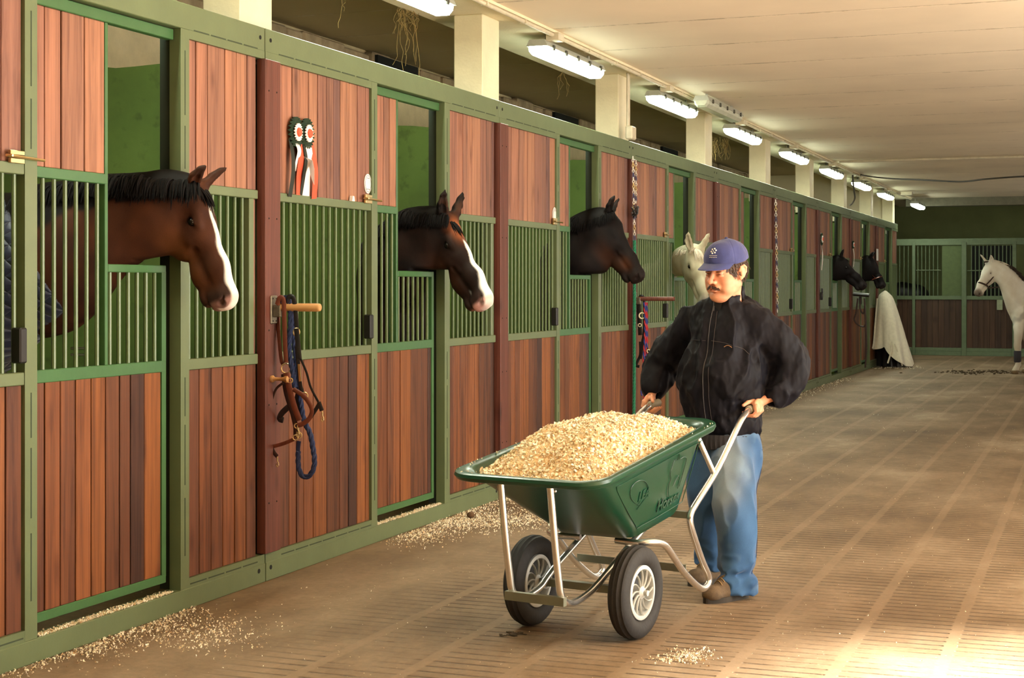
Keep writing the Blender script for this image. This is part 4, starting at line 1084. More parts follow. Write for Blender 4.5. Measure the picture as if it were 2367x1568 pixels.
def coat_cols(me, H, base, dark, muzzle=None, blaze=None, pink=None, points=None, dapple=None, seed=1, ear_in=None, warm=None, crest=None):
    """coat colours as the animal wears them: base coat, darker points, white blaze, muzzle"""
    P = verts_np(me); q = H.loc(P); x, y, z = q[:, 0], q[:, 1], q[:, 2]
    n = snoise((P[:, 0], P[:, 1], P[:, 2]), 22, seed, 3)
    c = mixc(np.array(base), np.array(dark), .5 + .5 * n)
    inhead = sstep(.30, .22, np.abs(z)) * sstep(-.10, -.02, x)
    if warm is not None: c = mixc(c, np.array(warm), sstep(.10, .3, x) * sstep(-.10, -.17, z) * sstep(.52, .40, x) * .6 * inhead)
    if muzzle is not None: c = mixc(c, np.array(muzzle), sstep(.47, .57, x + n * .03) * inhead)
    c = mixc(c, np.array(dark) * .6, np.exp(-((x - EYE[0]) ** 2 + (np.abs(y) - EYE[1]) ** 2 + (z - EYE[2]) ** 2) / .030 ** 2) * .8)
    if ear_in is not None: c = mixc(c, np.array(ear_in), sstep(.03, .06, z) * inhead * .6)
    if blaze is not None:
        x0, w0, w1, w2 = blaze          # start along the face, half widths at forehead, mid, nose
        wd = np.interp(x, [x0 - .02, x0 + .05, .35, .46, .56, .62], [0.0, w0, w1, w1 * 1.1, w2, w2 * 1.2]) + n * .006
        c = mixc(c, np.array(srgb(238, 230, 220)[:3]), sstep(.006, -.006, np.abs(y) - wd) * sstep(x0 - .01, x0 + .02, x) * sstep(-.118, -.105, z) * inhead)
    if pink is not None:
        t = sstep(.555, .585, x + n * .012) * inhead
        c = mixc(c, np.array(srgb(214, 160, 150)[:3]), t * pink * sstep(-.5, .5, n + .3))
    c = mixc(c, np.array(srgb(30, 18, 16)[:3]), np.clip(np.exp(-((x - .583) ** 2 + (np.abs(y) - .056) ** 2 * .7 + (z + .076) ** 2) / .0165 ** 2) * 1.3, 0, 1))
    if crest is not None:        # black hair of the crest running down the neck
        CP, CR, cd, th = crest; CP = np.array(CP); best = np.full(len(P), 9.0); hgt = np.zeros(len(P))
        for i in range(len(CP) - 1):
            ab = CP[i + 1] - CP[i]; t = np.clip(((P - CP[i]) @ ab) / (ab @ ab), 0, 1); v = P - (CP[i] + t[:, None] * ab); d = np.linalg.norm(v, axis=1)
            nn = np.cross(cd, ab / np.linalg.norm(ab)); nn = nn if nn[2] > 0 else -nn; r = CR[i] + (CR[i + 1] - CR[i]) * t
            m_ = d / r < best; best = np.where(m_, d / r, best); hgt = np.where(m_, (v @ nn) / r, hgt)
        c = mixc(c, np.array(srgb(20, 16, 15)[:3]), sstep(th - .06, th + .06, hgt + n * .05) * sstep(.15, -.03, x) * (best < 1.6))
    if points is not None: c = points(P, c, n, H)
    if dapple is not None: c = dapple(P, c, n)
    set_col(me, np.clip(c, 0, 1))
def hair_locks(name, root, mat, roots, dirs, n, length, rad, r_, droop=(0, 0, -1), curl=.01, segs=5):
    """many tapering locks from points on a line; roots: list of points, dirs: first direction per root"""
    m = MB(); k = len(roots)
    for i in range(n):
        t = r_.random() * (k - 1); j = min(int(t), k - 2); u = t - j
        p = Vector(roots[j]) * (1 - u) + Vector(roots[j + 1]) * u; d = (Vector(dirs[j]) * (1 - u) + Vector(dirs[j + 1]) * u).normalized()
        Ln = length * r_.uniform(.65, 1.1); pts = [p]; dd = d + Vector((r_.gauss(0, .12), r_.gauss(0, .12), r_.gauss(0, .10)))
        for s in range(segs):
            dd = (dd + Vector(droop) * (.34 * (s + .6) / segs) + Vector((r_.gauss(0, 1), r_.gauss(0, 1), r_.gauss(0, 1))) * curl).normalized()
            pts.append(pts[-1] + dd * Ln / segs)
        rr = rad * r_.uniform(.7, 1.3)
        m.tube(pts, [rr * v for v in np.interp(np.linspace(0, 1, segs + 1), [0, .4, 1], [.8, 1, .12])], 5, caps=False)
    return m.build(name, mat, root, True, fix=False)
HAIRB = plain('black_horse_hair', srgb(17, 14, 14), rough=0.8, var=.3, nscale=60, spec=.12)
HAIRBR = plain('dark_brown_horse_hair', srgb(44, 28, 22), rough=0.45, var=.3, nscale=60)
HAIRG = plain('grey_horse_hair', srgb(196, 186, 166), rough=0.6, var=.2, nscale=60)
COAT = vcol('horse_coat', rough=0.6, sheen=0.0, hair=0.25, spec=0.1)
def bounds(pts, pad): P = np.array(pts); return P.min(0) - pad, P.max(0) + pad

def hdir(gam): g = math.radians(gam); return Rv * math.cos(g) - Fv * math.sin(g)
def head_at(p, gam, pitch, S, roll=0.0, flip=False):
    h = hdir(gam); pr = math.radians(pitch); z = np.array((0, 0, 1.))
    ex = h * math.cos(pr) - z * math.sin(pr); ez = h * math.sin(pr) + z * math.cos(pr)
    ey = np.cross(ez, ex); r = math.radians(roll); ez = ez * math.cos(r) + ey * math.sin(r)
    return Head(p, p + ex * .6 * S, ez, S)
def stall_horse(label, poll, wallx, gam, pitch, S, neck, base, dark, mane=HAIRB, hs=.0075, roll=0, ear=(0, 1), body_yaw=None, body=True, legs=True, mane_len=.16, group=None, crest=.38, nlocks=2600, xoff=-.04, blen=1.15, cut=True, inx=0.0, **cc):
    """a horse looking out over its door: head, neck and, inside the stall, its trunk and forelegs. neck: (px, py, radius) behind the poll"""
    p0 = onX(wallx[0], wallx[1], -D + xoff); h = hdir(gam * .5); nrm = np.cross(h, (0, 0, 1.))
    PL = lambda x, y: onplane(x, y, p0, nrm)
    H = head_at(PL(*poll), gam, pitch, S, roll)
    if len(neck[0]) == 4:          # neck given as distances behind and below the poll
        NP = [H.p(.03, 0, -.11) - hdir(gam) * a - np.array((0, 0, b)) for _, a, b, c in neck]; neck = [(0, 0, q[3]) for q in neck]
    else: NP = [PL(a, b) - np.array((inx * i, 0, 0)) for i, (a, b, c) in enumerate(neck)]
    pts = [H.p(.03, 0, -.11), H.p(.045, 0, -.13) * .5 + NP[0] * .5] + NP
    rs = [.095 * S, (.105 * S + neck[0][2]) * .5] + [c for a, b, c in neck]
    bd = -h.copy() if body_yaw is None else np.array((body_yaw[0], body_yaw[1], 0.)) / math.hypot(*body_yaw); sh = pts[-1] + bd * .22 - np.array((.12 if body_yaw is None else .27, 0, 0)); rump = sh + bd * blen + np.array((0, 0, .02))
    allp = [H.p(.7, 0, 0), H.p(0, .1, .2), H.p(0, -.1, .2)] + pts + ([rump + bd * .45] if body else [])
    lo, hi = bounds(allp, .36); lo[2] = -.01 if (body and legs) else min(p[2] for p in pts) - .95
    side = np.cross(h, (0, 0, 1.)); side /= np.linalg.norm(side)
    f = Field(lo, hi, hs)
    head_field(f, H, ear)
    f.chain(pts, rs, .045, 'add', side, .60, n=4)
    f.ell(H.p(.06, 0, -.15), np.array((.09, .062, .10)) * S, H.M, .05)
    bside = np.cross(bd, (0, 0, 1.))
    if body:
        top = np.array((0, 0, 1.))
        f.cone(pts[-1], sh, rs[-1], .3, .1, 'add', side, .7); f.cone(sh + top * -.05, rump, .33, .36, .12, 'add', bside, .80)
        f.ell(sh - top * .12 - bd * .02, (.27, .27, .36), None, .1)
        if legs:
            for s in (-1, 1):
                for base_, z0 in ((sh + bd * .05, .75), (rump + bd * .05, .85)):
                    q = base_ + bside * s * .17; kx = -bd * (.02 if z0 < .8 else -.12)
                    f.chain([(q[0], q[1], 1.05), (q[0] + kx[0], q[1] + kx[1], z0 - .25), (q[0], q[1], .14), (q[0] - bd[0] * .03, q[1] - bd[1] * .03, .035)], [.13, .06, .037, .055], .04)
    if not body:
        c0 = pts[-1] - np.array((.20, -.22, .10)); f.cone(pts[-1], c0, rs[-1] * .7, .22, .08); f.cone(c0, c0 - np.array((0, 0, .5)), .23, .25, .08)
    f.warp(lambda X, Y, Z: snoise((X, Y, Z), 16, 5, 2) * .0035)
    # nothing of the animal may pass through the boards below the opening
    sl, X, Y, Z = f._win(f.lo, f.lo + f.h * f.n)
    slab = np.minimum(np.minimum(X + D + .12, -D + .09 - X) + Y * 0, 1.612 - Z); hh = np.clip(.5 - .5 * (f.g - slab) / .03, 0, 1)
    f.g = (f.g + (slab - f.g) * hh + .03 * hh * (1 - hh)).astype(np.float32)
    me = f.mesh('horse')
    coat_cols(me, H, base, dark, crest=(pts, rs, side, crest) if crest else None, **cc)
    o = link('horse', me, COAT); tag(o, label, 'horse', group)
    head_eyes(o, H, o)
    # mane and forelock
    r_ = random.Random(hash(label) % 1000 if False else len(label))
    up = H.ez; roots = [H.p(-.0, .0, -.012)]; dirs = [up * .2 - H.ey * .9 + H.ez * .3]
    for i in range(1, len(pts)):
        cdir = pts[min(i + 1, len(pts) - 1)] - pts[i - 1]; cdir /= np.linalg.norm(cdir); n_ = np.cross(side, cdir); n_ = n_ if n_[2] > 0 else -n_
        sd = side if side @ Fv < 0 else -side; roots.append(pts[i] + n_ * (rs[i] + .016) + sd * .026); dirs.append(n_ * .10 + sd * .75)
    if mane: 
        hair_locks('mane', o, mane, roots[:], dirs, nlocks, mane_len, .0075, r_, droop=(0, 0, -2.2), curl=.03)
        fl = [H.p(.0, -.03, -.01), H.p(.0, .03, -.01)]
        hair_locks('forelock', o, mane, fl, [H.ex * .8 + H.ez * .25, H.ex * .8 + H.ez * .25], 60, .15 * S, .0065, r_, droop=tuple(H.ex - H.ez * .5), curl=.04)
    return o, H, dict(PL=PL, pts=pts, rs=rs, sh=sh, rump=rump, side=side, bd=bd, h=h, f=f)
c3 = lambda *a: np.array(srgb(*a)[:3])
def dark_crest(P, c, n): return c
# 1 bay with long blaze and navy rug
def pts1(P, c, n): return c
h1, H1, I1 = stall_horse('bay horse with a long white blaze in a navy rug, nearest at left', (462, 424), (372, 540), 15, 69, .955,
    [(356, 497, .150), (275, 508, .178), (185, 550, .235), (90, 612, .30)], c3(74, 42, 26), c3(50, 28, 19), hs=.0072, roll=-3, ear=(-.15, 1.2), warm=c3(98, 58, 28), mane_len=.17,
    muzzle=c3(48, 32, 26), blaze=(.10, .008, .026, .030), pink=.35, ear_in=c3(40, 28, 24))
# 2 dark brown with blaze and pink muzzle
h2, H2, I2 = stall_horse('dark brown horse with a white blaze and pink muzzle looking out over its door', (1040, 502), (1003, 562), 38, 54, 1.07,
    [(978, 556, .185), (962, 572, .20), (952, 610, .25)], c3(36, 22, 17), c3(18, 13, 12), body=False, inx=.03, hs=.0085, roll=6, ear=(-.9, .8), warm=c3(62, 34, 20),
    muzzle=c3(50, 34, 30), blaze=(.17, .018, .030, .045), pink=1.0, ear_in=c3(80, 50, 34),
    points=lambda P, c, n, H2: mixc(c, c3(150, 84, 50), np.exp(-((H2.loc(P)[:, 0] - .10) ** 2 / .075 ** 2 + H2.loc(P)[:, 1] ** 2 / .055 ** 2)) * sstep(-.07, -.02, H2.loc(P)[:, 2]) * 1.0))
# 3 black, no marking
h3, H3, I3 = stall_horse('black horse with pricked ears and no marking, looking right above the wheelbarrow', (1412, 492), (1372, 560), 18, 59, 1.03,
    [(1378, 548, .19), (1358, 562, .205), (1350, 600, .25)], c3(24, 18, 17), c3(14, 11, 12), body=False, inx=.03, hs=.0095, ear=(-.6, 1.0), warm=c3(60, 36, 24),
    muzzle=c3(34, 26, 24), ear_in=c3(50, 36, 30), legs=True,
    points=lambda P, c, n, H3: mixc(c, c3(88, 52, 34), np.exp(-((H3.loc(P)[:, 0] - .43) ** 2 / .06 ** 2 + (H3.loc(P)[:, 2] + .10) ** 2 / .04 ** 2)) * .7))
# 4 white
h4, H4, I4 = stall_horse('white horse with raised ears looking out directly behind the man\'s cap', (1610, 573), (1610, 620), 70, 64, 1.02,
    [('r', .20, .07, .125), ('r', .40, .12, .14), ('r', .62, .20, .18)], c3(196, 190, 164), c3(160, 154, 128), crest=None, nlocks=300, mane=HAIRG, xoff=.24, body=False, hs=.010, ear=(-.9, 1.8),
    muzzle=c3(120, 110, 100), ear_in=c3(160, 140, 120), mane_len=.1)
# 5 and 6 far black horses
h5, H5, I5 = stall_horse('farther black horse without a bridle, its head left of the bridled one', (1945, 594), (1935, 625), 12, 46, 1.03,
    [(1932, 622, .17), (1915, 635, .2), (1895, 650, .24)], c3(22, 17, 18), c3(14, 11, 12), body=False, inx=.03, hs=.013, ear=(-.4, 1.0), muzzle=c3(30, 24, 24), mane_len=.12)
h6, H6, I6 = stall_horse('farthest black horse, wearing a brown bridle, beside the draped blanket', (2013, 596), (2003, 625), 22, 60, .98,
    [(2003, 622, .17), (1992, 635, .2), (1976, 650, .24)], c3(22, 17, 18), c3(14, 11, 12), body=False, inx=.03, hs=.013, ear=(-.4, 1.0), muzzle=c3(30, 24, 24), mane_len=.12)

# halter straps around a head
LEATH = plain('dark_leather', srgb(52, 30, 24), rough=0.42, var=.2, nscale=40)
LEATHR = plain('brown_leather', srgb(104, 52, 36), rough=0.4, var=.2, nscale=40)
def halter(root, H, mat, name='halter', scale=1.0):
    g = H.p; w_ = .011 * H.S * scale
    def ring(x0, z0s, wid, top, bot, k=1.0):
        pts = []
        for t in np.linspace(0, 2 * PI, 20, endpoint=False): pts.append(g(x0 + .02 * math.cos(t), wid * math.sin(t) * k, (top + bot) / 2 + (top - bot) / 2 * math.cos(t)))
        return pts
    m = MB(); m.tube(ring(.385, 0, .064, .006, -.215), w_, 6, closed=True, flat=(.5, 1.0, tuple(H.ez)))
    for s in (-1, 1):
        m.tube(spline([g(.385, s * .064, -.11), g(.27, s * .088, -.135), g(.14, s * .098, -.15), g(.06, s * .095, -.10), g(.015, s * .06, .005), g(.01, 0, .022)], 4), w_, 6, flat=(1, .5, tuple(H.ey * s)))
        m.tube(spline([g(.14, s * .098, -.15), g(.13, s * .07, -.26), g(.14, 0, -.29)], 4), w_, 6, flat=(1, .5, tuple(H.ey * s)))
    o = m.build(name, mat, root, True); return o
halter(h6, H6, LEATHR, 'bridle')

# rug on the first horse
def rug():
    RUG = None
    m, nt, b = _nt('navy_quilted_rug'); mp = coords(nt, rot=(0.3, 0.7, 0.4)); sp = N(nt, 'ShaderNodeSeparateXYZ'); L(nt, mp, 0, sp, 0)
    def wv(i):
        a = N(nt, 'ShaderNodeMath', operation='MULTIPLY'); a.inputs[1].default_value = 62.0; L(nt, sp, i, a, 0)
        s_ = N(nt, 'ShaderNodeMath', operation='SINE'); L(nt, a, 0, s_, 0); q = N(nt, 'ShaderNodeMath', operation='ABSOLUTE'); L(nt, s_, 0, q, 0); return q
    mn = N(nt, 'ShaderNodeMath', operation='MINIMUM'); L(nt, wv(0), 0, mn, 0); L(nt, wv(2), 0, mn, 1)
    pw = N(nt, 'ShaderNodeMath', operation='POWER'); pw.inputs[1].default_value = .4; L(nt, mn, 0, pw, 0)
    bp = N(nt, 'ShaderNodeBump', i_Strength=.9, i_Distance=.012); L(nt, pw, 0, bp, 'Height'); L(nt, bp, 0, b, 'Normal')
    b.inputs['Base Color'].default_value = srgb(18, 23, 48); b.inputs['Roughness'].default_value = .55; b.inputs['Sheen Weight'].default_value = .3
    PL, sh, rump, side, bd = I1['PL'], I1['sh'], I1['rump'], I1['side'], I1['bd']
    lo, hi = bounds([sh, rump + bd * .5, PL(150, 560)], .45); lo[2] = .55
    f = Field(lo, hi, .012); top = np.array((0, 0, 1.))
    q = I1['pts'][-2:]
    f.chain(I1['pts'][-3:], [r + .03 for r in I1['rs'][-3:]], .05, 'add', side, .72, n=3)
    f.cone(sh - top * .05, rump, .365, .39, .12, 'add', side, .86); f.ell(sh - top * .12 - bd * .02, (.31, .32, .41), None, .1)
    for s in (-1, 1): f.cone(sh + side * s * .14 - top * .3, rump + side * s * .14 - top * .3, .2, .2, .1)
    a, b2 = PL(62, 500), PL(232, 800); dv = b2 - a; n_ = np.cross(dv, side); n_ /= np.linalg.norm(n_)
    if n_ @ I1['h'] < 0: n_ = -n_
    f.half(a, n_, .02); f.half((0, 0, .72), (0, 0, -1), .02)
    me = f.mesh('rug'); o = link('quilted_rug', me, m); tag(o, 'navy quilted rug worn by the bay horse, seen behind the bars', 'horse rug')
    mb = MB()
    for s in (0, .05): 
        k = PL(168 - 400 * 0 , 820 - s * 300); 
        mb.tube([k + side * (.02), k + side * .02 + I1['h'] * .08], .006, 6)
    mb.build('chest_strap', plain_cached('bright_buckle', srgb(205, 205, 200), rough=.3, metal=.9), o, True)
rug()

# 7 the grey horse standing in the aisle at the right edge
def grey():
    Z = 26.9; gz = at(2352, 866, Z); P = lambda x, y, dz=0.0: at(x, y, Z + dz)
    sc = 3600 / Z   # px per metre
    hd = -Rv * math.cos(math.radians(28)) - Fv * math.sin(math.radians(28))       # where its head points
    bdv = Rv * math.cos(math.radians(30)) + Fv * math.sin(math.radians(30))       # body runs back to the right and away
    poll = P(2284, 606); pr = math.radians(58); z = np.array((0, 0, 1.))
    ex = hd * math.cos(pr) - z * math.sin(pr); ez = hd * math.sin(pr) + z * math.cos(pr)
    H = Head(poll, poll + ex * .6, ez, 1.04)
    side = np.cross(bdv, z); side /= np.linalg.norm(side)
    pts = [H.p(.03, 0, -.11), P(2318, 632), P(2338, 660, .05), P(2358, 700, .15), P(2385, 735, .3)]; rs = [.105, .15, .19, .25, .33]
    sh = P(2392, 728, .3); rump = sh + bdv * 1.15 + z * .05
    lo, hi = bounds([H.p(.7, 0, 0), H.p(0, 0, .25), sh, rump + bdv * .5, P(2350, 866)], .4); lo[2] = -.01
    f = Field(lo, hi, .0135); head_field(f, H, (-.5, 1.6))
    f.chain(pts, rs, .06, 'add', side, .66, n=4)
    f.cone(sh - z * .02, rump, .34, .37, .12, 'add', side, .78); f.ell(sh - z * .16 - bdv * .04, (.26, .26, .34), None, .12)
    f.ell(rump, (.36, .34, .36), None, .1)
    for s in (-1, 1):
        q = sh + bdv * .02 + side * s * .15
        if s == (1 if side @ Fv < 0 else -1): q = P(2350, 700); q = np.array((gz[0], gz[1], q[2])) + bdv * 0
        f.chain([(q[0] + bdv[0] * .08, q[1] + bdv[1] * .08, 1.05), (q[0] + bdv[0] * .03, q[1] + bdv[1] * .03, .80), (q[0], q[1], .50), (q[0], q[1], .46), (q[0] + .01, q[1], .16), (q[0] - bdv[0] * .04, q[1] - bdv[1] * .04, .09)], [.15, .085, .055, .052, .040, .048], .03)
        f.cone((q[0] - bdv[0] * .04, q[1] - bdv[1] * .04, .085), (q[0] - bdv[0] * .07, q[1] - bdv[1] * .07, .02), .05, .068, .01)
        q = rump + bdv * .1 + side * s * .16
        f.chain([(q[0], q[1], 1.1), (q[0] - bdv[0] * .08, q[1] - bdv[1] * .08, .82), (q[0] + bdv[0] * .14, q[1] + bdv[1] * .14, .52), (q[0] + bdv[0] * .10, q[1] + bdv[1] * .10, .16), (q[0] + bdv[0] * .05, q[1] + bdv[1] * .05, .04)], [.2, .12, .055, .042, .062], .04)
    f.half((0, 0, .002), (0, 0, -1))
    f.warp(lambda X, Y, Z_: snoise((X, Y, Z_), 9, 8, 2) * .008)
    me = f.mesh('horse')
    def dap(Pv, c, n, H_):
        d = snoise((Pv[:, 0], Pv[:, 1], Pv[:, 2]), 14, 3, 2)
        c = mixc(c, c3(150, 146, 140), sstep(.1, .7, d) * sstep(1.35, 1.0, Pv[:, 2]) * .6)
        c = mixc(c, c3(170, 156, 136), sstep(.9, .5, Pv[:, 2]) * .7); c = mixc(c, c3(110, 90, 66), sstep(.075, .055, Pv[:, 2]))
        q = H.loc(Pv); return mixc(c, c3(70, 58, 44), np.exp(-((q[:, 0] - .03) ** 2 + q[:, 1] ** 2) / .06 ** 2) * sstep(-.12, -.04, q[:, 2]) * .6)
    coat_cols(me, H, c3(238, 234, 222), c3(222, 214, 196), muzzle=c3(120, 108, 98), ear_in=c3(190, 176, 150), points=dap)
    o = link('horse', me, COAT); tag(o, 'grey horse in a dark halter standing loose in the aisle at the right edge', 'horse')
    head_eyes(o, H, o); r_ = random.Random(9)
    rt = []; dr = []
    for i in range(len(pts) - 1):
        cd = pts[i + 1] - (pts[i - 1] if i else H.p(-.05, 0, 0)); cd /= np.linalg.norm(cd); n_ = np.cross(side, cd); n_ = n_ if n_[2] > 0 else -n_
        rt.append(pts[i] + n_ * (rs[i] - .015)); dr.append(n_ * .3 + side * (.9 if side @ Fv < 0 else -.9))
    hair_locks('mane', o, plain_cached('grey_dark_mane', srgb(60, 48, 42), rough=.6, var=.4, nscale=20), rt[:3], dr[:3], 300, .2, .011, r_, curl=.02)
    hair_locks('forelock', o, MATS['grey_dark_mane'], [H.p(.0, -.04, -.01), H.p(.0, .04, -.01)], [H.ex, H.ex], 70, .18, .009, r_, droop=tuple(H.ex - H.ez * .5))
    hl = halter(o, H, LEATH, 'halter', 1.5); hl.parent = None; hl.matrix_parent_inverse = Matrix.Identity(4); tag(hl, 'dark leather halter buckled on the head of the grey horse', 'halter')
    MB().tube(spline([H.p(.385, .03, -.2), P(2310, 664), P(2345, 665), P(2380, 661, .1)], 6), .012, 6).build('lead_line', LEATH, hl, True)
    q = np.array((gz[0], gz[1], 0)); m = MB(); m.lathe([(.052, .20), (.060, .22), (.062, .30), (.064, .38), (.055, .40)], (q[0], q[1], 0), (0, 0, 1), 20)
    bb = m.build('leg_bandage', plain_cached('dark_bandage', srgb(44, 40, 48), rough=.8), None, True); tag(bb, 'dark bandage wrapped round the grey horse\'s lower foreleg', 'bandage')
grey()
# 8 dark horse inside the end stall
def end_horse():
    y = YE + .75; P = lambda px, py: onplane(px, py, (0, y, 0), (0, 1, 0)); f = Field(P(2040, 760) - np.array((.3, .5, .7)), P(2190, 640) + np.array((.2, .5, .3)), .025)
    f.cone(P(2085, 682), P(2118, 690), .30, .30, .1); f.cone(P(2118, 688), P(2136, 705), .26, .14, .1); f.cone(P(2136, 700), P(2146, 740), .11, .07, .05)
    for px in (2080, 2112):
        a = P(px, 740); f.chain([a, (a[0], a[1], .5), (a[0], a[1], .03)], [.14, .06, .06], .05)
    me = f.mesh('horse'); o = link('horse', me, plain_cached('black_horse_coat', srgb(16, 14, 15), rough=.5)); tag(o, 'dark back of a horse grazing behind the bars of the end stall', 'horse')
end_horse()
# ================================================================ the man
from mathutils.bvhtree import BVHTree
def man():
    MBx = np.stack([BF, BS, np.array([0, 0, 1.])], 1)
    dirw = lambda a, b, z: MBx @ np.array((a, b, z), float)
    # head frame
    hf = -(Rv * math.sin(math.radians(47)) + Fv * math.cos(math.radians(47))); z = np.array((0, 0, 1.)); pt = math.radians(8)
    hx = hf * math.cos(pt) - z * math.sin(pt); hz = hf * math.sin(pt) + z * math.cos(pt); hy = np.cross(hz, hx)
    rl = math.radians(-3); hy, hz = hy * math.cos(rl) + hz * math.sin(rl), hz * math.cos(rl) - hy * math.sin(rl)
    HM = np.stack([hx, hy, hz], 1); HO = B(-1.235, .125, 1.578)
    HS = 1.07
    hp = lambda x, y, zz: HO + HM @ (np.array((x, y, zz), float) * HS)
    lo, hi = bounds([B(-1.6, -.5, 0), B(-.75, .55, 1.8), B(-1.6, .55, 0), B(-.75, -.5, 1.8)], .02); lo[2] = 0.0
    f = Field(lo, hi, .0036)
    C_ = lambda a, b, r1, r2, k=.01, op='add', sy=1.0, side=None: f.cone(hp(*a), hp(*b), r1 * HS, r2 * HS, k, op, hy if side is None else side, sy)
    E = lambda c, r, k=.01, op='add': f.ell(hp(*c), np.array(r) * HS, HM, k, op)
    E((-.015, 0, .045), (.098, .079, .088), .02); E((.030, 0, -.030), (.066, .064, .080), .03)
    for s in (-1, 1):
        C_((-.015, s * .052, -.055), (.058, s * .022, -.104), .024, .022, .03)
        E((.048, s * .044, -.040), (.036, .030, .036), .02); E((.046, s * .046, -.072), (.032, .022, .03), .02)
        C_((.084, s * .010, .020), (.070, s * .046, .022), .011, .010, .012)
    E((.077, 0, -.106), (.020, .026, .018), .016); E((.045, 0, -.112), (.045, .046, .026), .02)
    for s in (-1, 1):
        E((.098, s * .033, .002), (.016, .018, .011), .010, 'sub')
    C_((.090, 0, .012), (.117, 0, -.030), .0085, .012, .010); E((.1165, 0, -.033), (.0135, .0135, .0125), .006)
    for s in (-1, 1):
        E((.103, s * .0155, -.037), (.012, .0085, .0085), .005); E((.112, s * .0075, -.0455), (.006, .0045, .004), .003, 'sub')
    C_((.088, -.020, -.060), (.088, .020, -.060), .014, .014, .012)
    E((.099, 0, -.0645), (.0105, .025, .0055), .005); E((.0955, 0, -.0775), (.0105, .020, .0058), .006)
    C_((.106, 0, -.071), (.088, -.030, -.072), .0022, .0025, .003, 'sub'); C_((.106, 0, -.071), (.088, .030, -.072), .0022, .0025, .003, 'sub')
    for s in (-1, 1):
        E((.0840, s * .033, .0075), (.0128, .0168, .0062), .004); E((.0822, s * .033, -.0068), (.0128, .0158, .0052), .005)
        # ear
        a0 = np.array((-.012, s * .0835, .0))
        f.chain([hp(*(a0 + q)) for q in ((.010, -s * .004, .006), (.008, s * .004, .024), (-.008, s * .010, .031), (-.020, s * .012, .020), (-.019, s * .010, .0), (-.008, s * .004, -.020), (.003, -s * .002, -.030), (.008, -s * .006, -.018))], [.0055, .0055, .0055, .0055, .0055, .0065, .008, .004], .004)
        E((-.019, s * .086, .000), (.015, .008, .026), .005)
    # neck, trunk, arms, legs: one body under the clothes
    nk = B(-1.29, .105, 1.40)
    f.cone(hp(-.025, 0, -.06), nk, .060, .068, .02); f.cone(nk, B(-1.30, .10, 1.30), .07, .11, .04)
    f.cone(B(-1.30, .10, 1.26), B(-1.29, .09, .95), .13, .14, .05); f.cone(B(-1.29, .09, .95), B(-1.28, .09, .82), .14, .14, .04)
    arms = {1: [(-1.32, .275, 1.30), (-1.43, .405, 1.11), (-1.305, .350, .965)], -1: [(-1.32, -.10, 1.31), (-1.40, -.315, 1.11), (-1.295, -.310, .975)]}
    for s in (1, -1):
        A = [B(*q) for q in arms[s]]
        f.cone(B(-1.31, .09 + s * .08, 1.27), A[0] - z * .02, .06, .045, .03); f.cone(A[0] - z * .02, A[1], .044, .036, .02); f.cone(A[1], A[2], .040, .028, .02)
        g = (-1.225, s * .27, .902); G = lambda a, b, zz: B(g[0] + a, g[1] + s * b, g[2] + zz)
        f.cone(A[2], G(-.035, .032, .030), .026, .022, .012)                       # wrist into the palm
        f.ell(G(-.004, .030, .012), (.046, .016, .038), MBx, .010); f.ell(G(-.008, .020, .026), (.040, .020, .014), MBx, .008)
        for i, (da, ln, r) in enumerate(((.036, .95, .0092), (.013, 1.05, .0096), (-.010, 1.0, .0092), (-.031, .85, .0080))):   # four fingers curled round the grip
            q = [(da, .037, .016), (da + .001, .042, -.012 * ln), (da + .002, .024, -.033 * ln), (da + .002, -.008, -.036 * ln), (da + .001, -.029, -.018)]
            f.chain([G(*v) for v in q], [r * 1.1, r * 1.08, r, r * .95, r * .86], .0025)
        th = [(-.026, .020, .030), (.004, .010, .036), (.034, -.008, .031), (.052, -.022, .018)]
        f.chain([G(*v) for v in th], [.0125, .0115, .0102, .0088], .003)
    legs = {1: [(-1.265, .175, .78), (-1.10, .238, .42), (-1.035, .262, .10)], -1: [(-1.29, .01, .78), (-1.26, .012, .42), (-1.375, .008, .11)]}
    for s in (1, -1):
        A = [B(*q) for q in legs[s]]; f.chain(A, [.070, .055, .038], .02)
    f.cone(B(*legs[1][2]), B(-.95, .225, .045), .036, .030, .02); f.cone(B(*legs[-1][2]), B(-1.27, -.02, .045), .036, .030, .02)
    me = f.mesh('person')
    P = verts_np(me); q = (P - HO) @ HM
    n = snoise((P[:, 0], P[:, 1], P[:, 2]), 60, 2, 2)
    c = mixc(c3(226, 168, 136), c3(208, 144, 112), .5 + .5 * n)
    inh = q[:, 2] > -.15
    g_ = lambda cx_, cy_, cz_, r: np.exp(-((q[:, 0] - cx_) ** 2 + (np.abs(q[:, 1]) - cy_) ** 2 + (q[:, 2] - cz_) ** 2) / r ** 2) * inh
    c = mixc(c, c3(214, 118, 92), g_(.07, .045, -.03, .030) * .55 + g_(.12, 0, -.033, .016) * .5)
    c = mixc(c, c3(190, 104, 88), g_(.103, .0, -.066, .012) * .8 + g_(.10, .0, -.078, .014) * .75)
    c = mixc(c, c3(168, 118, 94), (g_(.08, .0, -.10, .03) + g_(.06, .03, -.09, .035)) * .35)
    c = mixc(c, c3(70, 52, 42), sstep(-.012, -.03, q[:, 0]) * sstep(-.075, -.045, q[:, 2]) * (np.abs(q[:, 1]) < .082) * inh * .9)
    set_col(me, c)
    SKIN = vcol('skin', rough=.5, spec=.4, sss=.06, hscale=(400, 400, 400), hair=.08)
    body = link('person', me, SKIN); tag(body, 'person in a navy blue cap, black jacket and jeans pushing the green wheelbarrow', 'person')
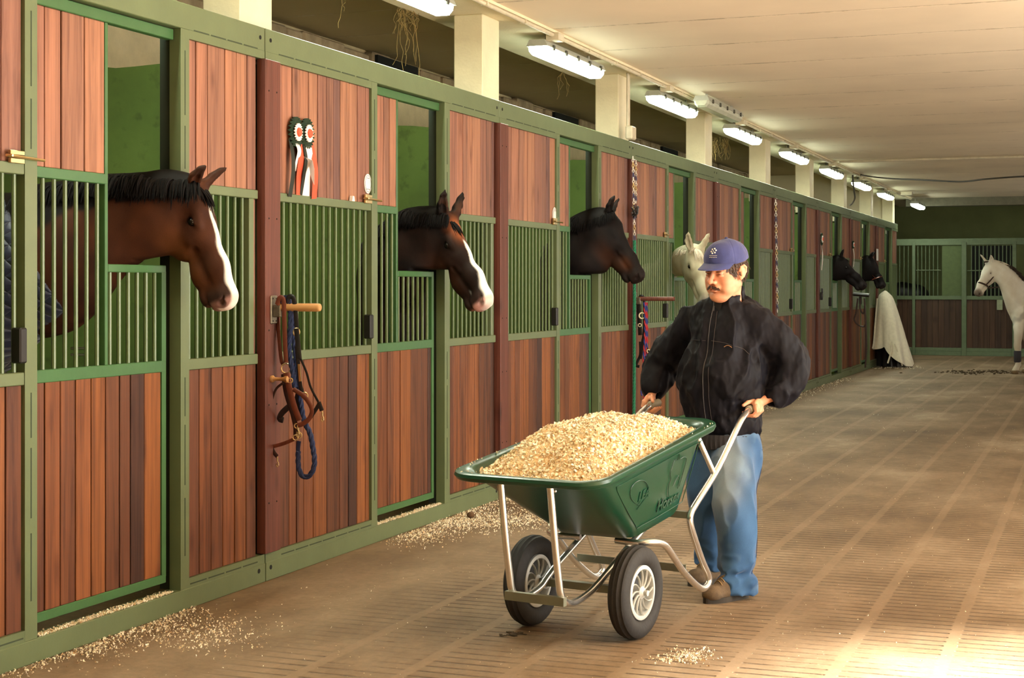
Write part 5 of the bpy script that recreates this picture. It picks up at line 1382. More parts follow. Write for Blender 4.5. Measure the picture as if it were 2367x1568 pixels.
    # eyes
    EYW = plain('eye_white', srgb(160, 140, 126), rough=.3); IR = plain('iris_dark', srgb(42, 30, 24), rough=.15, coat=1.0)
    for s in (-1, 1):
        m = MB(); m.sphere(hp(.0765, s * .033, .0015), .0130, 16); e = m.build('eye', EYW, body, True)
        m = MB(); m.lathe([(0.0, .0129), (.0036, .0125), (.0058, .0112), (.0058, .009)], hp(.0765, s * .033, .0015), hx * .93 - hz * .30 , 16); m.build('iris', IR, e, True)
    # hair, moustache, eyebrows
    r_ = random.Random(2)
    HAIR = plain('brown_hair', srgb(74, 58, 48), rough=.6, var=.45, nscale=70); MOU = plain('moustache_brown', srgb(66, 42, 30), rough=.6, var=.3, nscale=80)
    m = MB()
    for _ in range(1500):
        a = r_.uniform(.34, PI); s = r_.choice([-1, 1]); zz = r_.uniform(-.06, .045) if a > 1.7 else r_.uniform(-.012 if a > .9 else .0, .05)
        if 1.25 < a < 1.95 and zz < .03: continue
        ca, sa = math.cos(a), math.sin(a); base = np.array((-.015 + .098 * ca, s * .0795 * sa, zz)); k_ = math.sqrt(max(.05, 1 - ((zz - .045) / .095) ** 2)); base[:2] = (-.015 + .098 * ca * (k_ ** .5), s * .080 * sa * (k_ ** .5))
        nn = np.array((ca, s * sa, 0)); d = np.array((-.35, 0, -1.0)) + nn * .12 + np.array((r_.gauss(0, .15), r_.gauss(0, .1), 0)); L_ = r_.uniform(.014, .026)
        p = [hp(*(base + nn * .002)), hp(*(base + nn * .006 + d * L_ * .5)), hp(*(base + nn * .004 + d * L_))]
        m.tube(p, [.0016, .0016, .0004], 4, caps=False)
    m.build('hair', HAIR, body, True, fix=False)
    m = MB()
    for _ in range(520):
        s = r_.choice([-1, 1]); t = r_.random() ** .8; y_ = s * (.002 + .028 * t); x_ = .1085 - .016 * t ** 1.8; zz = -.0535 - .010 * t + r_.uniform(-.004, .0035)
        d = np.array((.15 - .3 * t, s * (.55 + .25 * t), -1.0 + .1 * t)); L_ = r_.uniform(.008, .0135)
        m.tube([hp(x_, y_, zz), hp(*(np.array((x_ + .003, y_, zz)) + d * L_ * .5)), hp(*(np.array((x_ + .0015, y_, zz)) + d * L_))], [.0011, .0011, .0003], 4, caps=False)
    m.build('moustache', MOU, body, True, fix=False)
    for s in (-1, 1):
        m = MB()
        for _ in range(90):
            t = r_.random(); y_ = s * (.016 + .034 * t); x_ = .0945 - .016 * t ** 1.6; zz = .022 + .006 * math.sin(t * PI) + r_.uniform(-.003, .003)
            m.tube([hp(x_, y_, zz), hp(x_ + .001 - .002 * t, y_ + s * .007, zz + .001)], [.0011, .0003], 4, caps=False)
        m.build('eyebrow', MOU, body, True, fix=False)
    # cap
    CAPM = plain('navy_cap_cotton', srgb(48, 57, 112), rough=.8, var=.12, nscale=30, bump=.1, bscale=300, sheen=.2)
    fl = Field(*bounds([hp(-.16, 0, .02), hp(.12, 0, .16), hp(0, .12, .03), hp(0, -.12, .03)], .06), .003)
    fl.ell(hp(-.016, 0, .046), (.121, .100, .115), HM, 0)
    fl.ell(hp(.045, 0, .075), (.060, .075, .066), HM, .03)
    fl.half(hp(0, 0, .044), -hz * .97 - hx * .10, .006)
    fl.ell(hp(-.016, 0, .030), (.112, .091, .115), HM, .0, 'sub')
    fl.warp(lambda X, Y, Z: snoise((X, Y, Z), 40, 3, 2) * .0022)
    def seams(X, Y, Z):
        x = (X - HO[0]) * hx[0] + (Y - HO[1]) * hx[1] + (Z - HO[2]) * hx[2] + .016; y = (X - HO[0]) * hy[0] + (Y - HO[1]) * hy[1] + (Z - HO[2]) * hy[2]
        an = np.arctan2(y, x) * 3 / PI; return .0016 * np.exp(-((an - np.round(an)) / .03) ** 2)
    fl.warp(seams)
    cap = link('cap', fl.mesh('cap'), CAPM, body)
    m = MB(); nA, nR = 22, 7; vt = []
    for side_ in (0, 1):
        for i in range(nR + 1):
            for j in range(nA + 1):
                an = math.radians(-68 + 136 * j / nA); ins = np.array((-.010 + .106 * math.cos(an), .092 * math.sin(an)))
                ext = .072 * (math.cos(an * .98) ** .75 if math.cos(an * .98) > 0 else 0); rr = i / nR
                x_ = ins[0] + ext * rr + .002; y_ = ins[1] * (1 - .10 * rr); zz = .058 - .010 * (x_ - .03) / .1 - .014 * rr - (y_ / .09) ** 2 * (.014 * rr + .004) - side_ * .0035
                vt.append(hp(x_, y_, zz))
    K = (nR + 1) * (nA + 1); fc = []
    for side_ in (0, 1):
        for i in range(nR):
            for j in range(nA):
                q_ = [side_ * K + i * (nA + 1) + j, side_ * K + i * (nA + 1) + j + 1, side_ * K + (i + 1) * (nA + 1) + j + 1, side_ * K + (i + 1) * (nA + 1) + j]; fc.append(tuple(q_ if side_ else q_[::-1]))
    for j in range(nA): fc.append((nR * (nA + 1) + j, nR * (nA + 1) + j + 1, K + nR * (nA + 1) + j + 1, K + nR * (nA + 1) + j))
    m.add(vt, fc); m.build('brim', CAPM, cap, True)
    MB().sphere(hp(-.016, 0, .155), (.009, .009, .005), 10).build('button', CAPM, cap, True)
    bvh = BVHTree.FromPolygons([v.co[:] for v in cap.data.vertices], [tuple(p.vertices) for p in cap.data.polygons])
    def drape(bv, o, d, off=.001):
        h = bv.ray_cast(Vector(o), Vector(d)); 
        return None if h[0] is None else np.array(h[0]) + np.array(h[1]) * off * (1 if h[1].dot(Vector(d)) < 0 else -1)
    EMB = plain('white_embroidery', srgb(232, 230, 214), rough=.7); m = MB()
    cpt = lambda y_, z_: drape(bvh, hp(.4, y_, z_), -hx, .0008)
    yc, zc = .012, .108
    for i in range(6):
        a = 2 * PI * i / 6 + .3; p = cpt(yc + .0115 * math.cos(a), zc + .010 * math.sin(a))
        if p is not None: m.sphere(p, .0042, 8)
    p = cpt(yc, zc); m.sphere(p, .003, 8)
    for i in range(7):
        for zz in (.088, .080):
            a_, b_ = cpt(yc - .018 + i * .0055, zz), cpt(yc - .0165 + i * .0055 + .002, zz + (.001 if i % 2 else -.001))
            if a_ is not None and b_ is not None: m.tube([a_, b_], .0011, 5)
    m.build('embroidered_emblem', EMB, cap, True)
    # jacket
    JK = vcol('black_nylon_jacket', rough=.6, spec=.14, hscale=(900, 900, 900), hair=.05, sheen=.03)
    jl, jh = bounds([B(-1.62, -.55, .66), B(-.98, .62, 1.52), B(-1.62, .62, .66), B(-.98, -.55, 1.52)], .02)
    j = Field(jl, jh, .0055)
    R_ = lambda a, b, r1, r2, k=.04, sy=1.0, side=BF: j.cone(B(*a), B(*b), r1, r2, k, 'add', side, sy)
    R_((-1.285, .085, .86), (-1.285, .080, 1.04), .200, .218, .03, .88); R_((-1.285, .085, 1.04), (-1.30, .10, 1.25), .218, .196, .03, .82)
    j.ell(B(-1.24, .085, 1.0), (.15, .17, .19), MBx, .05)
    R_((-1.31, -.055, 1.325), (-1.31, .245, 1.318), .088, .088, .05); R_((-1.30, .03, 1.38), (-1.30, .19, 1.37), .075, .072, .05)
    j.ell(B(-1.285, .095, .81), (.170, .192, .085), MBx, .03)
    j.cone(B(-1.28, .095, .75), B(-1.28, .095, .70), .158, .156, .02, 'add', BF, .86)
    sl = {1: [(-1.32, .262, 1.305), (-1.385, .352, 1.20), (-1.425, .402, 1.10), (-1.37, .385, 1.02), (-1.315, .358, .965)],
          -1: [(-1.32, -.085, 1.315), (-1.37, -.215, 1.20), (-1.395, -.300, 1.09), (-1.35, -.308, 1.02), (-1.305, -.305, .972)]}
    for s in (1, -1):
        j.chain([B(*q_) for q_ in sl[s]], [.092, .086, .082, .076, .052], .025, n=3)
        d = B(*sl[s][-1]) - B(*sl[s][-2]); d /= np.linalg.norm(d); j.cone(B(*sl[s][-1]), B(*sl[s][-1]) + d * .012, .047, .044, .006)
        j.cone(B(*sl[s][-1]) + d * .01, B(*sl[s][-1]) + d * .06, .034, .034, .004, 'sub')
    # stand-up collar, open at the front
    nc = B(-1.285, .108, 1.39); nt2 = B(-1.275, .118, 1.475)
    j.cone(nc, nt2, .088, .082, .015)
    j.cone(nc - z * .0 + dirw(.012, 0, .01), nt2 + z * .06 + dirw(.010, 0, 0), .070, .074, .006, 'sub')
    j.half(B(-1.29, .11, 1.488), np.array((0, 0, 1.)) + BF * .5 + BS * .10, .008)
    j.half(B(0, 0, .745), (0, 0, -1), .004)
    def folds(X, Y, Z):
        n1 = snoise((X * 1.0, Y * 1.0, Z * .55), 16, 21, 2); n2 = snoise((X * 1.2, Y * 1.2, Z), 34, 22, 3); n3 = snoise((X * 1.1, Y * 1.1, Z * .5), 48, 25, 2)
        return -(.018 * (1 - np.abs(n1) * 2.2)) * .8 + .0055 * n2 - .0028 * (1 - np.abs(n3) * 2) + .0048
    j.warp(folds)
    jm = j.mesh('jacket'); Pj = verts_np(jm); n = snoise((Pj[:, 0], Pj[:, 1], Pj[:, 2]), 25, 4, 3)
    cj = mixc(c3(20, 20, 29), c3(12, 12, 18), .5 + .5 * n)
    dust = snoise((Pj[:, 0], Pj[:, 1], Pj[:, 2]), 70, 6, 3); cj = mixc(cj, c3(104, 98, 92), sstep(.55, .9, dust) * .03)
    set_col(jm, cj); jk = link('jacket', jm, JK, body)
    jb = BVHTree.FromPolygons([v.co[:] for v in jm.vertices], [tuple(p.vertices) for p in jm.polygons])
    SEAM = plain('jacket_seam', srgb(64, 58, 60), rough=.7); ZIP = plain('zip_dull', srgb(84, 82, 84), rough=.4, metal=.5)
    def front(b, zz, off=.001): return drape(jb, B(-.8, b, zz), -BF, off)
    def line(name, pts, r, mat, fn=front, k=6):
        q_ = [fn(b, zz) for b, zz in (spline([np.array((b_, z_)) for b_, z_ in pts], k))]; q_ = [v for v in q_ if v is not None]
        if len(q_) > 2: MB().tube(q_, r, 6).build(name, mat, jk, True)
    line('zip', [(.078, 1.43), (.074, 1.30), (.072, 1.15), (.072, 1.0), (.072, .86), (.074, .77)], .0022, ZIP)
    line('flap_seam', [(.10, 1.38), (.104, 1.30), (.102, 1.1), (.100, .95), (.10, .80)], .0012, SEAM)
    line('yoke_seam', [(.09, 1.235), (.16, 1.225), (.23, 1.20), (.27, 1.17)], .0012, SEAM)
    line('yoke_seam', [(.06, 1.235), (-.02, 1.235), (-.09, 1.23)], .0012, SEAM)
    tan = plain('tan_stitching', srgb(150, 112, 78), rough=.7)
    line('chest_mark', [(.158, 1.205), (.170, 1.212), (.184, 1.212), (.198, 1.203)], .0018, tan)
    m = MB()    # zip pull
    p = front(.080, 1.405, .004)
    if p is not None: m.tube([p, p + np.array((0, 0, -.03)) + BF * .004], .003, 8); m.build('zip_pull', ZIP, jk, True)
    # ribbed waistband
    m = MB(); npt = 150; v = []
    for zz, rr in ((.690, .160), (.694, .178), (.715, .186), (.745, .186), (.765, .180)):
        for i in range(npt):
            a = 2 * PI * i / npt; rb = rr + .0028 * math.sin(a * 50) * (1 if .692 < zz < .76 else .3); v.append(B(-1.28 + rb * .88 * math.cos(a), .090 + rb * 1.04 * math.sin(a), zz + .006 * math.sin(a * 2 + 1)))
    fc = [(i * npt + k, i * npt + (k + 1) % npt, (i + 1) * npt + (k + 1) % npt, (i + 1) * npt + k) for i in range(4) for k in range(npt)]
    fc.append(tuple(range(npt))); m.add(v, fc)
    m.build('waistband', plain('waistband_black', srgb(30, 28, 32), rough=.8, var=.2), jk, True)
    # dark shirt at the neck
    sf = Field(*bounds([B(-1.40, 0, 1.36), B(-1.12, .22, 1.49)], .03), .004)
    sf.cone(B(-1.28, .105, 1.37), B(-1.262, .112, 1.45), .088, .070, .01);  sf.half(B(0, 0, 1.452) , (-BF * .0)[0:3] + np.array((0, 0, 1.)), .008)
    sh_ = link('shirt', sf.mesh('shirt'), plain('black_shirt', srgb(16, 15, 18), rough=.85), body)
    # jeans
    DEN = vcol('blue_denim', rough=.85, spec=.2, hscale=(700, 700, 260), hair=.3, sheen=.2)
    k = Field(*bounds([B(-1.55, -.16, .03), B(-.92, .42, .86), B(-1.55, .42, .03), B(-.92, -.16, .86)], .02), .0055)
    k.cone(B(-1.285, .092, .80), B(-1.28, .092, .72), .135, .142, .03, 'add', BF, .88)
    k.chain([B(-1.27, .165, .74), B(-1.19, .205, .57), B(-1.105, .238, .40), B(-1.065, .255, .24), B(-1.04, .262, .10), B(-1.035, .262, .05)], [.118, .110, .098, .088, .084, .080], .03, n=3)
    k.chain([B(-1.285, .025, .74), B(-1.275, .015, .57), B(-1.26, .012, .40), B(-1.32, .01, .24), B(-1.37, .008, .12), B(-1.38, .008, .07)], [.116, .106, .092, .082, .078, .074], .03, n=3)
    k.half((0, 0, .048), (0, 0, -1), .004); k.half((0, 0, .80), (0, 0, 1))
    def dfold(X, Y, Z):
        n1 = snoise((X, Y, Z * .35), 15, 31, 2); n2 = snoise((X * .5, Y * .5, Z * 1.4), 26, 33, 2)
        low = np.clip((.26 - Z) / .2, 0, 1); return -.014 * (1 - np.abs(n1) * 2) + low * (-.018) * (1 - np.abs(n2) * 2.4) + .003
    k.warp(dfold)
    dm = k.mesh('jeans'); Pd = verts_np(dm); ab = (Pd - BO) @ MBx
    n = snoise((Pd[:, 0], Pd[:, 1], Pd[:, 2]), 18, 7, 3)
    cd = mixc(c3(66, 102, 142), c3(44, 76, 116), .5 + .5 * n)
    worn = np.exp(-((ab[:, 1] - .19) / .10) ** 2) * sstep(.34, .50, Pd[:, 2]) * sstep(-1.24, -1.10, ab[:, 0])
    cd = mixc(cd, c3(176, 186, 184), worn * (.42 + .35 * n)); cd = mixc(cd, c3(120, 150, 176), sstep(.2, .7, n) * .35)
    set_col(dm, cd); jn = link('jeans', dm, DEN, body)
    kb = BVHTree.FromPolygons([v.co[:] for v in dm.vertices], [tuple(p.vertices) for p in dm.polygons])
    q_ = [drape(kb, B(a_, .7, z_), -BS, .0008) for a_, z_ in ((-1.26, .70), (-1.25, .6), (-1.20, .5), (-1.13, .4), (-1.09, .3), (-1.07, .2), (-1.06, .12), (-1.06, .07))]; q_ = [v for v in q_ if v is not None]
    if len(q_) > 2: MB().tube(spline(q_, 4), .0016, 6).build('outer_seam', plain('denim_seam', srgb(38, 62, 98), rough=.9), jn, True)
    # shoes
    SH = plain('brown_suede', srgb(96, 78, 56), rough=.85, var=.3, nscale=35, bump=.2, bscale=200); SO = plain('dark_sole', srgb(52, 46, 38), rough=.8, var=.2); LC = plain('tan_lace', srgb(150, 122, 82), rough=.8)
    for s, heel, toe in ((1, (-1.085, .300), (-.835, .200)), (-1, (-1.43, .035), (-1.185, -.045))):
        hb, tb = np.array(heel), np.array(toe); dd = (tb - hb); ln = np.linalg.norm(dd); dd /= ln; sd = np.array((-dd[1], dd[0]))
        W = lambda u, v, zz: B(*(hb + dd * u * ln + sd * v), zz)
        xw = dirw(dd[0], dd[1], 0); yw = dirw(sd[0], sd[1], 0); MS = np.stack([xw, yw, z], 1)
        g = Field(*bounds([W(-.05, -.07, 0), W(1.08, .07, .17), W(-.05, .07, 0), W(1.08, -.07, .17)], .03), .0032)
        g.cone(W(.13, 0, .05), W(.50, 0, .052), .040, .042, .02); g.cone(W(.50, 0, .050), W(.84, .0, .040), .044, .040, .02); g.ell(W(.84, .0, .038), (.048, .050, .034), MS, .02)
        g.cone(W(.22, 0, .07), W(.20, 0, .13), .044, .042, .02); g.ell(W(.45, 0, .085), (.07, .036, .032), MS, .02)
        g.half((0, 0, .018), (0, 0, -1), .003); g.half(W(.2, 0, .135), (0, 0, 1), .003); g.warp(lambda X, Y, Z: snoise((X, Y, Z), 60, 5, 2) * .0015)
        sm = link('shoe', g.mesh('shoe'), SH, body)
        v = []; prof = []
        for i in range(40):
            a = 2 * PI * i / 40; u = .5 + .53 * math.cos(a); wv = .049 * (abs(math.sin(a)) ** .75) * (1 if math.sin(a) > 0 else -1) * (.84 + .22 * (u > .5) * math.sin(min(1, (u - .5) * 2) * PI)) ; prof.append((u, wv))
        m = MB(); m.prism([W(u, v_, .0) for u, v_ in prof], (0, 0, .026)); m.build('sole', SO, sm)
        m = MB(); sb = BVHTree.FromPolygons([v.co[:] for v in sm.data.vertices], [tuple(p.vertices) for p in sm.data.polygons])
        for i in range(5):
            u = .44 + i * .062; q_ = [drape(sb, W(u + .01 * (t > 0) , t, .4), (0, 0, -1), .002) for t in np.linspace(-.026, .026, 7)]; q_ = [x for x in q_ if x is not None]
            if len(q_) > 3: m.tube(q_, .0028, 6)
        m.build('laces', LC, sm, True)
man()
# ================================================================ tack, rosettes, chains, blanket, hay
def onY(x, y, Y): return onplane(x, y, (0, Y, 0), (0, 1, 0))
NAVY = plain('navy_rope', srgb(30, 42, 78), rough=.85, var=.3, nscale=120); BLEATH = plain('black_leather', srgb(28, 24, 24), rough=.4, var=.2)
def rope(pts, r, turns=60, lobes=3):
    """a twisted rope: strands winding round the path"""
    P = [Vector(p) for p in pts]; m = MB(); n = len(P)
    for s in range(lobes):
        q = []; prev = None; acc = 0.0
        for i in range(n):
            t = (P[min(i + 1, n - 1)] - P[max(i - 1, 0)]).normalized(); u = (prev - t * prev.dot(t)).normalized() if prev is not None else t.orthogonal().normalized(); prev = u
            if i: acc += (P[i] - P[i - 1]).length
            a = acc * turns + 2 * PI * s / lobes; q.append(P[i] + (u * math.cos(a) + t.cross(u) * math.sin(a)) * r * .52)
        m.tube(q, r * .62, 6)
    return m
def dense(pts, step=.008):
    s = spline(pts, 24); out = [s[0]]
    for p in s[1:]:
        if np.linalg.norm(p - out[-1]) >= step: out.append(p)
    return out
def ringm(c, r, wire, nrm, sx=1.0):
    m = MB(); n = Vector(nrm).normalized(); u = Vector((0, 0, 1)); u = (u - n * u.dot(n)).normalized(); v = n.cross(u)
    m.tube([Vector(c) + u * math.cos(a) * r + v * math.sin(a) * r * sx for a in np.linspace(0, 2 * PI, 20, endpoint=False)], wire, 8, closed=True); return m
def snap(c, root, s=1.0):
    m = MB(); c = Vector(c); m.tube([c, c - Vector((0, 0, .018 * s))], .004 * s, 8)
    m.tube([c - Vector((0, 0, .018 * s)), c + Vector((.006, 0, -.028)) * s, c + Vector((.007, 0, -.040)) * s, c + Vector((0, 0, -.048)) * s, c + Vector((-.006, 0, -.040)) * s, c + Vector((-.003, 0, -.030)) * s], .003 * s, 8)
    m.sphere(c, (.005 * s, .005 * s, .004 * s), 8); return m.build('snap_hook', BRASS, root, True)

# wooden saddle peg on the cover board, with its plate
def peg(k, label, px_tip, py, ymid, zc, mat, length, r=.021):
    root = empty('tack_peg', (-D + .02, ymid, zc), label, 'peg')
    m = MB(); m.box(-D + .022, -D + .030, ymid - .035, ymid + .03, zc - .085, zc + .06, bev=.01)
    pl = m.build('mounting_plate', RUSTM, root); m = MB()
    for yy in (-.018, .014):
        for zz in (-.07, .045): m.sphere((-D + .031, ymid + yy, zc + zz), (.002, .004, .004), 8)
    m.build('screw', HOLE, pl, True)
    m = MB(); m.box(-D + .03, -D + .075, ymid - .022, ymid + .022, zc - .05, zc + .012, bev=.004); m.build('bracket', RUSTM, root)
    MB().lathe([(r * .98, .02), (r, .03), (r, length - .012), (r * .9, length - .003), (r * .7, length)], (-D + .03, ymid, zc), (1, 0, 0), 20).build('peg', mat, root, True)
    return root
PEGW = wood('pale_peg_wood', [srgb(206, 158, 100), srgb(190, 140, 84)], grain_axis=0, streak=.4)
ym = seamY(0) + .045
zp = float(onY(700, 711, ym)[2])
peg(0, 'pale round wooden peg on a metal plate, holding the leather halters', 765, 711, ym, zp, PEGW, .262)
PY = lambda x, y, dy=0.0: onY(x, y, ym + dy)
def strap(root, pts, w_, mat, name='strap', th=.3, dy=0.0, k=6):
    q = spline([PY(*p, dy) if len(p) == 2 else p for p in pts], k); return MB().tube(q, w_ * 1.2, 8, flat=(th, 1.0, (0, 1, 0))).build(name, mat, root, True)
# brown leather halter
h = empty('halter', tuple(PY(655, 700)), 'brown leather halter with brass rings hanging from the pale wooden peg', 'halter', 'tack on the pale wooden peg')
strap(h, [(640, 705), (646, 690), (655, 694), (657, 740), (659, 800), (661, 838)], .011, LEATHR, 'crown_strap', dy=-.02)
strap(h, [(640, 705), (643, 760), (650, 830), (655, 842)], .009, LEATHR, 'crown_strap', dy=.03)
ringm(PY(661, 852), .024, .0036, (.3, -1, 0)).build('ring', BRASS, h, True)
strap(h, [(661, 862), (668, 895), (680, 940), (692, 972)], .014, LEATHR, 'cheek_strap', dy=-.02)
strap(h, [(655, 865), (662, 910), (676, 955), (683, 985), (684, 1012)], .012, LEATH, 'cheek_strap', dy=.02)
strap(h, [(655, 885), (637, 902), (626, 940), (624, 990), (626, 1030)], .0055, LEATH, 'throat_strap')
strap(h, [(626, 1034), (655, 1026), (684, 1014)], .008, LEATHR, 'nose_strap')
strap(h, [(626, 1030), (633, 1046), (641, 1056)], .009, LEATH, 'strap_end')
strap(h, [(678, 900), (704, 918), (720, 945), (716, 966), (700, 980), (688, 984)], .010, LEATHR, 'nose_strap', dy=-.03)
for c_, r_2 in (((686, 985), .012), ((683, 1012), .013), ((671, 880), .012)): ringm(PY(*c_, -.02), r_2, .003, (.3, -1, 0)).build('ring', BRASS, h, True)
snap(PY(641, 1058), h, 1.0); snap(PY(688, 985, -.03), h, 1.0)
# black halter
h = empty('halter', tuple(PY(676, 700)), 'black leather halter with a big brass buckle and name plate on the wooden peg', 'halter', 'tack on the pale wooden peg')
strap(h, [(662, 700), (668, 687), (678, 690), (683, 720), (686, 758)], .011, BLEATH, 'crown_strap', dy=-.01)
ringm(PY(685, 768, -.015), .020, .0036, (.3, -1, 0), .8).build('buckle', BRASS, h, True)
strap(h, [(685, 760), (688, 790), (692, 830)], .012, BLEATH, 'crown_strap', dy=-.03)
strap(h, [(686, 800), (690, 850), (694, 890), (700, 912)], .010, BLEATH, 'cheek_strap', dy=.0)
MB().tube([PY(691, 842, -.014), PY(694, 882, -.014)], .0075, 6, flat=(.25, 1, (0, 1, 0))).build('name_plate', BRASS, h, True)
strap(h, [(694, 828), (708, 860), (718, 895), (736, 930)], .0055, BLEATH, 'throat_strap', dy=-.03)
strap(h, [(739, 932), (728, 950), (712, 972), (700, 980)], .009, BLEATH, 'nose_strap', dy=-.01)
strap(h, [(737, 930), (744, 950)], .010, BLEATH, 'strap_end', dy=-.03)
snap(PY(745, 953, -.03), h, 1.0)
strap(h, [(692, 905), (688, 930), (694, 965)], .016, BLEATH, 'poll_pad', dy=.02)
strap(h, [(668, 940), (652, 955), (646, 968), (655, 972)], .013, BLEATH, 'poll_pad', dy=.03)
ringm(PY(704, 915, -.01), .016, .0034, (.3, -1, 0)).build('ring', BRASS, h, True)
# navy lead rope
q = dense([PY(652, 702, .0), PY(660, 688), PY(669, 700), PY(672, 745), PY(668, 790), PY(670, 822), PY(677, 860), PY(682, 896)])
o = rope(q, .0135).build('lead_rope', NAVY, None, True); tag(o, 'navy blue lead rope hanging between the brown and black halters on the peg', 'rope', 'tack on the pale wooden peg')
q = dense([PY(664, 690, .03), PY(676, 700, .03), PY(678, 760, .02), PY(684, 830, .02), PY(700, 960, .02), PY(716, 1000), PY(724, 1040), PY(727, 1072), PY(718, 1097), PY(703, 1103), PY(692, 1088), PY(689, 1062), PY(690, 1040)])
r2 = rope(q, .013).build('lead_rope', NAVY, None, True); tag(r2, 'navy blue lead rope with a long U-shaped loop ending lowest below the peg', 'rope', 'tack on the pale wooden peg')
strap(r2, [(690, 1062), (689, 1040), (691, 1020)], .010, NAVY, 'rope_end'); ringm(PY(691, 1006), .014, .003, (.3, -1, 0)).build('ring', BRASS, r2, True); snap(PY(690, 985, -.01), r2, 1.1)
# turned wooden hook lower down the board
zk = float(onY(640, 876, ym)[2]); m = MB(); m.lathe([(.017, 0), (.018, .012), (.009, .022), (.009, .06), (.012, .075), (.018, .085), (.018, .097), (.010, .104)], (-D + .02, ym - .02, zk), (1, 0, 0), 16)
tag(m.build('wooden_hook', PEGW, None, True), 'small turned wooden hook below the peg, halter strap looped over it', 'hook')

# rosettes: pleated discs with ribbon tails
RG = plain('rosette_green', srgb(30, 56, 38), rough=.7, var=.3, nscale=90); RW = plain('ribbon_white', srgb(240, 236, 232), rough=.6, var=.04); RR = plain('ribbon_red', srgb(222, 84, 54), rough=.6, var=.08); RD = plain('ribbon_dark', srgb(28, 34, 26), rough=.7)
def rosette(label, c, rad, tails, group=None):
    root = empty('rosette', tuple(c), label, 'rosette', group); c = Vector(c); X = Vector((1, 0, 0)); U = Vector((0, 1, 0)); W_ = Vector((0, 0, 1))
    def pleat(r0, r1, n, amp, off, mat, name):
        v = []; k = n * 4
        for i in range(k):
            a = 2 * PI * i / k; w_ = amp * math.sin(a * n)
            for rr, o_ in ((r0, off), (r1, off + w_), (r1, off + w_ + .004), (r0, off + .006)): v.append(c + (U * math.cos(a) * .92 + W_ * math.sin(a) * 1.05) * rr * rad + X * o_)
        f = [(4 * i + j, 4 * ((i + 1) % k) + j, 4 * ((i + 1) % k) + (j + 1) % 4, 4 * i + (j + 1) % 4) for i in range(k) for j in range(4)]
        m = MB(); m.add(v, f); m.build(name, mat, root, True)
    pleat(.45, 1.05, 22, .010, .012, RG, 'outer_pleats'); pleat(.28, .60, 18, .005, .026, RW, 'middle_pleats')
    MB().lathe([(rad * .30, .02), (rad * .34, .032), (rad * .28, .040), (0.001, .042)], c, X, 20).build('centre', RR, root, True)
    for i, (mat, dy, w_, ln, zz, sw) in enumerate(tails):
        pts = [c + U * dy + X * (.006 + .003 * i) - W_ * rad * .6]
        for t in (.3, .6, 1.0): pts.append(c + U * (dy + sw * t) + X * (.010 + .004 * i + .018 * math.sin(t * 3 + i)) - W_ * (rad * .6 + ln * t))
        MB().tube(spline(pts, 6), w_ / 2, 6, flat=(1.0, .05, (0, 1, 0))).build('ribbon_tail', mat, root, True)
    return root
def wp(x, y, off=0.0): return onX(x, y, -D + off)
rosette('left rosette of green, white and red pleats with ribbon tails', wp(679, 306, -.008), .074, [(RD, -.045, .04, .30, 0, -.02), (RW, .0, .045, .16, 0, .015), (RR, .035, .06, .31, 0, .02)], 'prize rosettes on the upper boards')
r_b = rosette('right rosette of green, white and red pleats, one white tail curling outwards', wp(704, 309, -.008), .074, [(RR, .055, .06, .30, 0, .03), (RD, -.035, .03, .30, 0, -.01), (RW, .01, .085, .31, 0, .0)], 'prize rosettes on the upper boards')
m = MB(); a = wp(706, 375, .012); b = wp(716, 392, .05); c_ = wp(726, 408, .07); v = [a + np.array((0, -.03, .03)), a + np.array((0, .04, -.02)), b + np.array((0, .03, .05)), b + np.array((.0, .02, -.05)), c_ + np.array((0, 0, .04)), c_ + np.array((0, 0, -.045))]
v2 = [p + np.array((.0015, 0, 0)) for p in v]; m.add(v + v2, [(0, 1, 3, 2), (2, 3, 5, 4), (6, 8, 9, 7), (8, 10, 11, 9), (0, 2, 8, 6), (2, 4, 10, 8), (1, 7, 9, 3), (3, 9, 11, 5), (4, 5, 11, 10), (0, 6, 7, 1)]); m.build('curled_tail', RW, r_b)
rosette('single small rosette with pale tails on the board right of the man, above a padlock', wp(1897, 553, .024), .085, [(RW, .0, .09, .42, 0, .01), (RD, -.05, .04, .3, 0, 0)], None)
rosette('small faded rosette with a white tail between the two far black horses', wp(1970, 566, .024), .06, [(RW, .02, .08, .34, 0, .03)], None)
# oval number plates, clip
def plate(label, x, y, w_, h_):
    c = Vector(wp(x, y, -.010)); m = MB(); n = 28
    pts = [c + Vector((0, math.cos(2 * PI * i / n) * w_ / 2, math.sin(2 * PI * i / n) * h_ / 2)) for i in range(n)]
    m.prism(pts, (.005, 0, 0)); root = m.build('oval_plate', plain_cached('white_enamel', srgb(240, 240, 236), rough=.3), None); tag(root, label, 'plate', 'oval white plates by the doors')
    m = MB(); k = plain_cached('plate_ink', srgb(60, 58, 62), rough=.5)
    m.tube([c + Vector((.0055, math.cos(a) * w_ * .42, math.sin(a) * h_ * .42)) for a in np.linspace(0, 2 * PI, 24, endpoint=False)], .0012, 5, closed=True)
    for zz, ww in ((.28, .3), (-.28, .5)): m.tube([c + Vector((.0055, -w_ * ww / 2, h_ * zz)), c + Vector((.0055, w_ * ww / 2, h_ * zz))], .0016, 5)
    m.build('printed_lines', k, root)
plate('white oval plate on the boards left of the dark brown horse\'s door', 849, 425, .088, .115)
plate('white oval plate on the boards left of the black horse\'s door', 1281, 498, .09, .125)
m = MB(); p = wp(810, 463, -.006); m.prism([p + np.array(q) for q in ((0, -.018, -.006), (0, .018, -.006), (0, .010, .022), (0, -.008, .024))], (.02, 0, 0)); tag(m.build('white_clip', RW), 'tiny white plastic clip standing on the green rail right of the rosettes', 'clip')

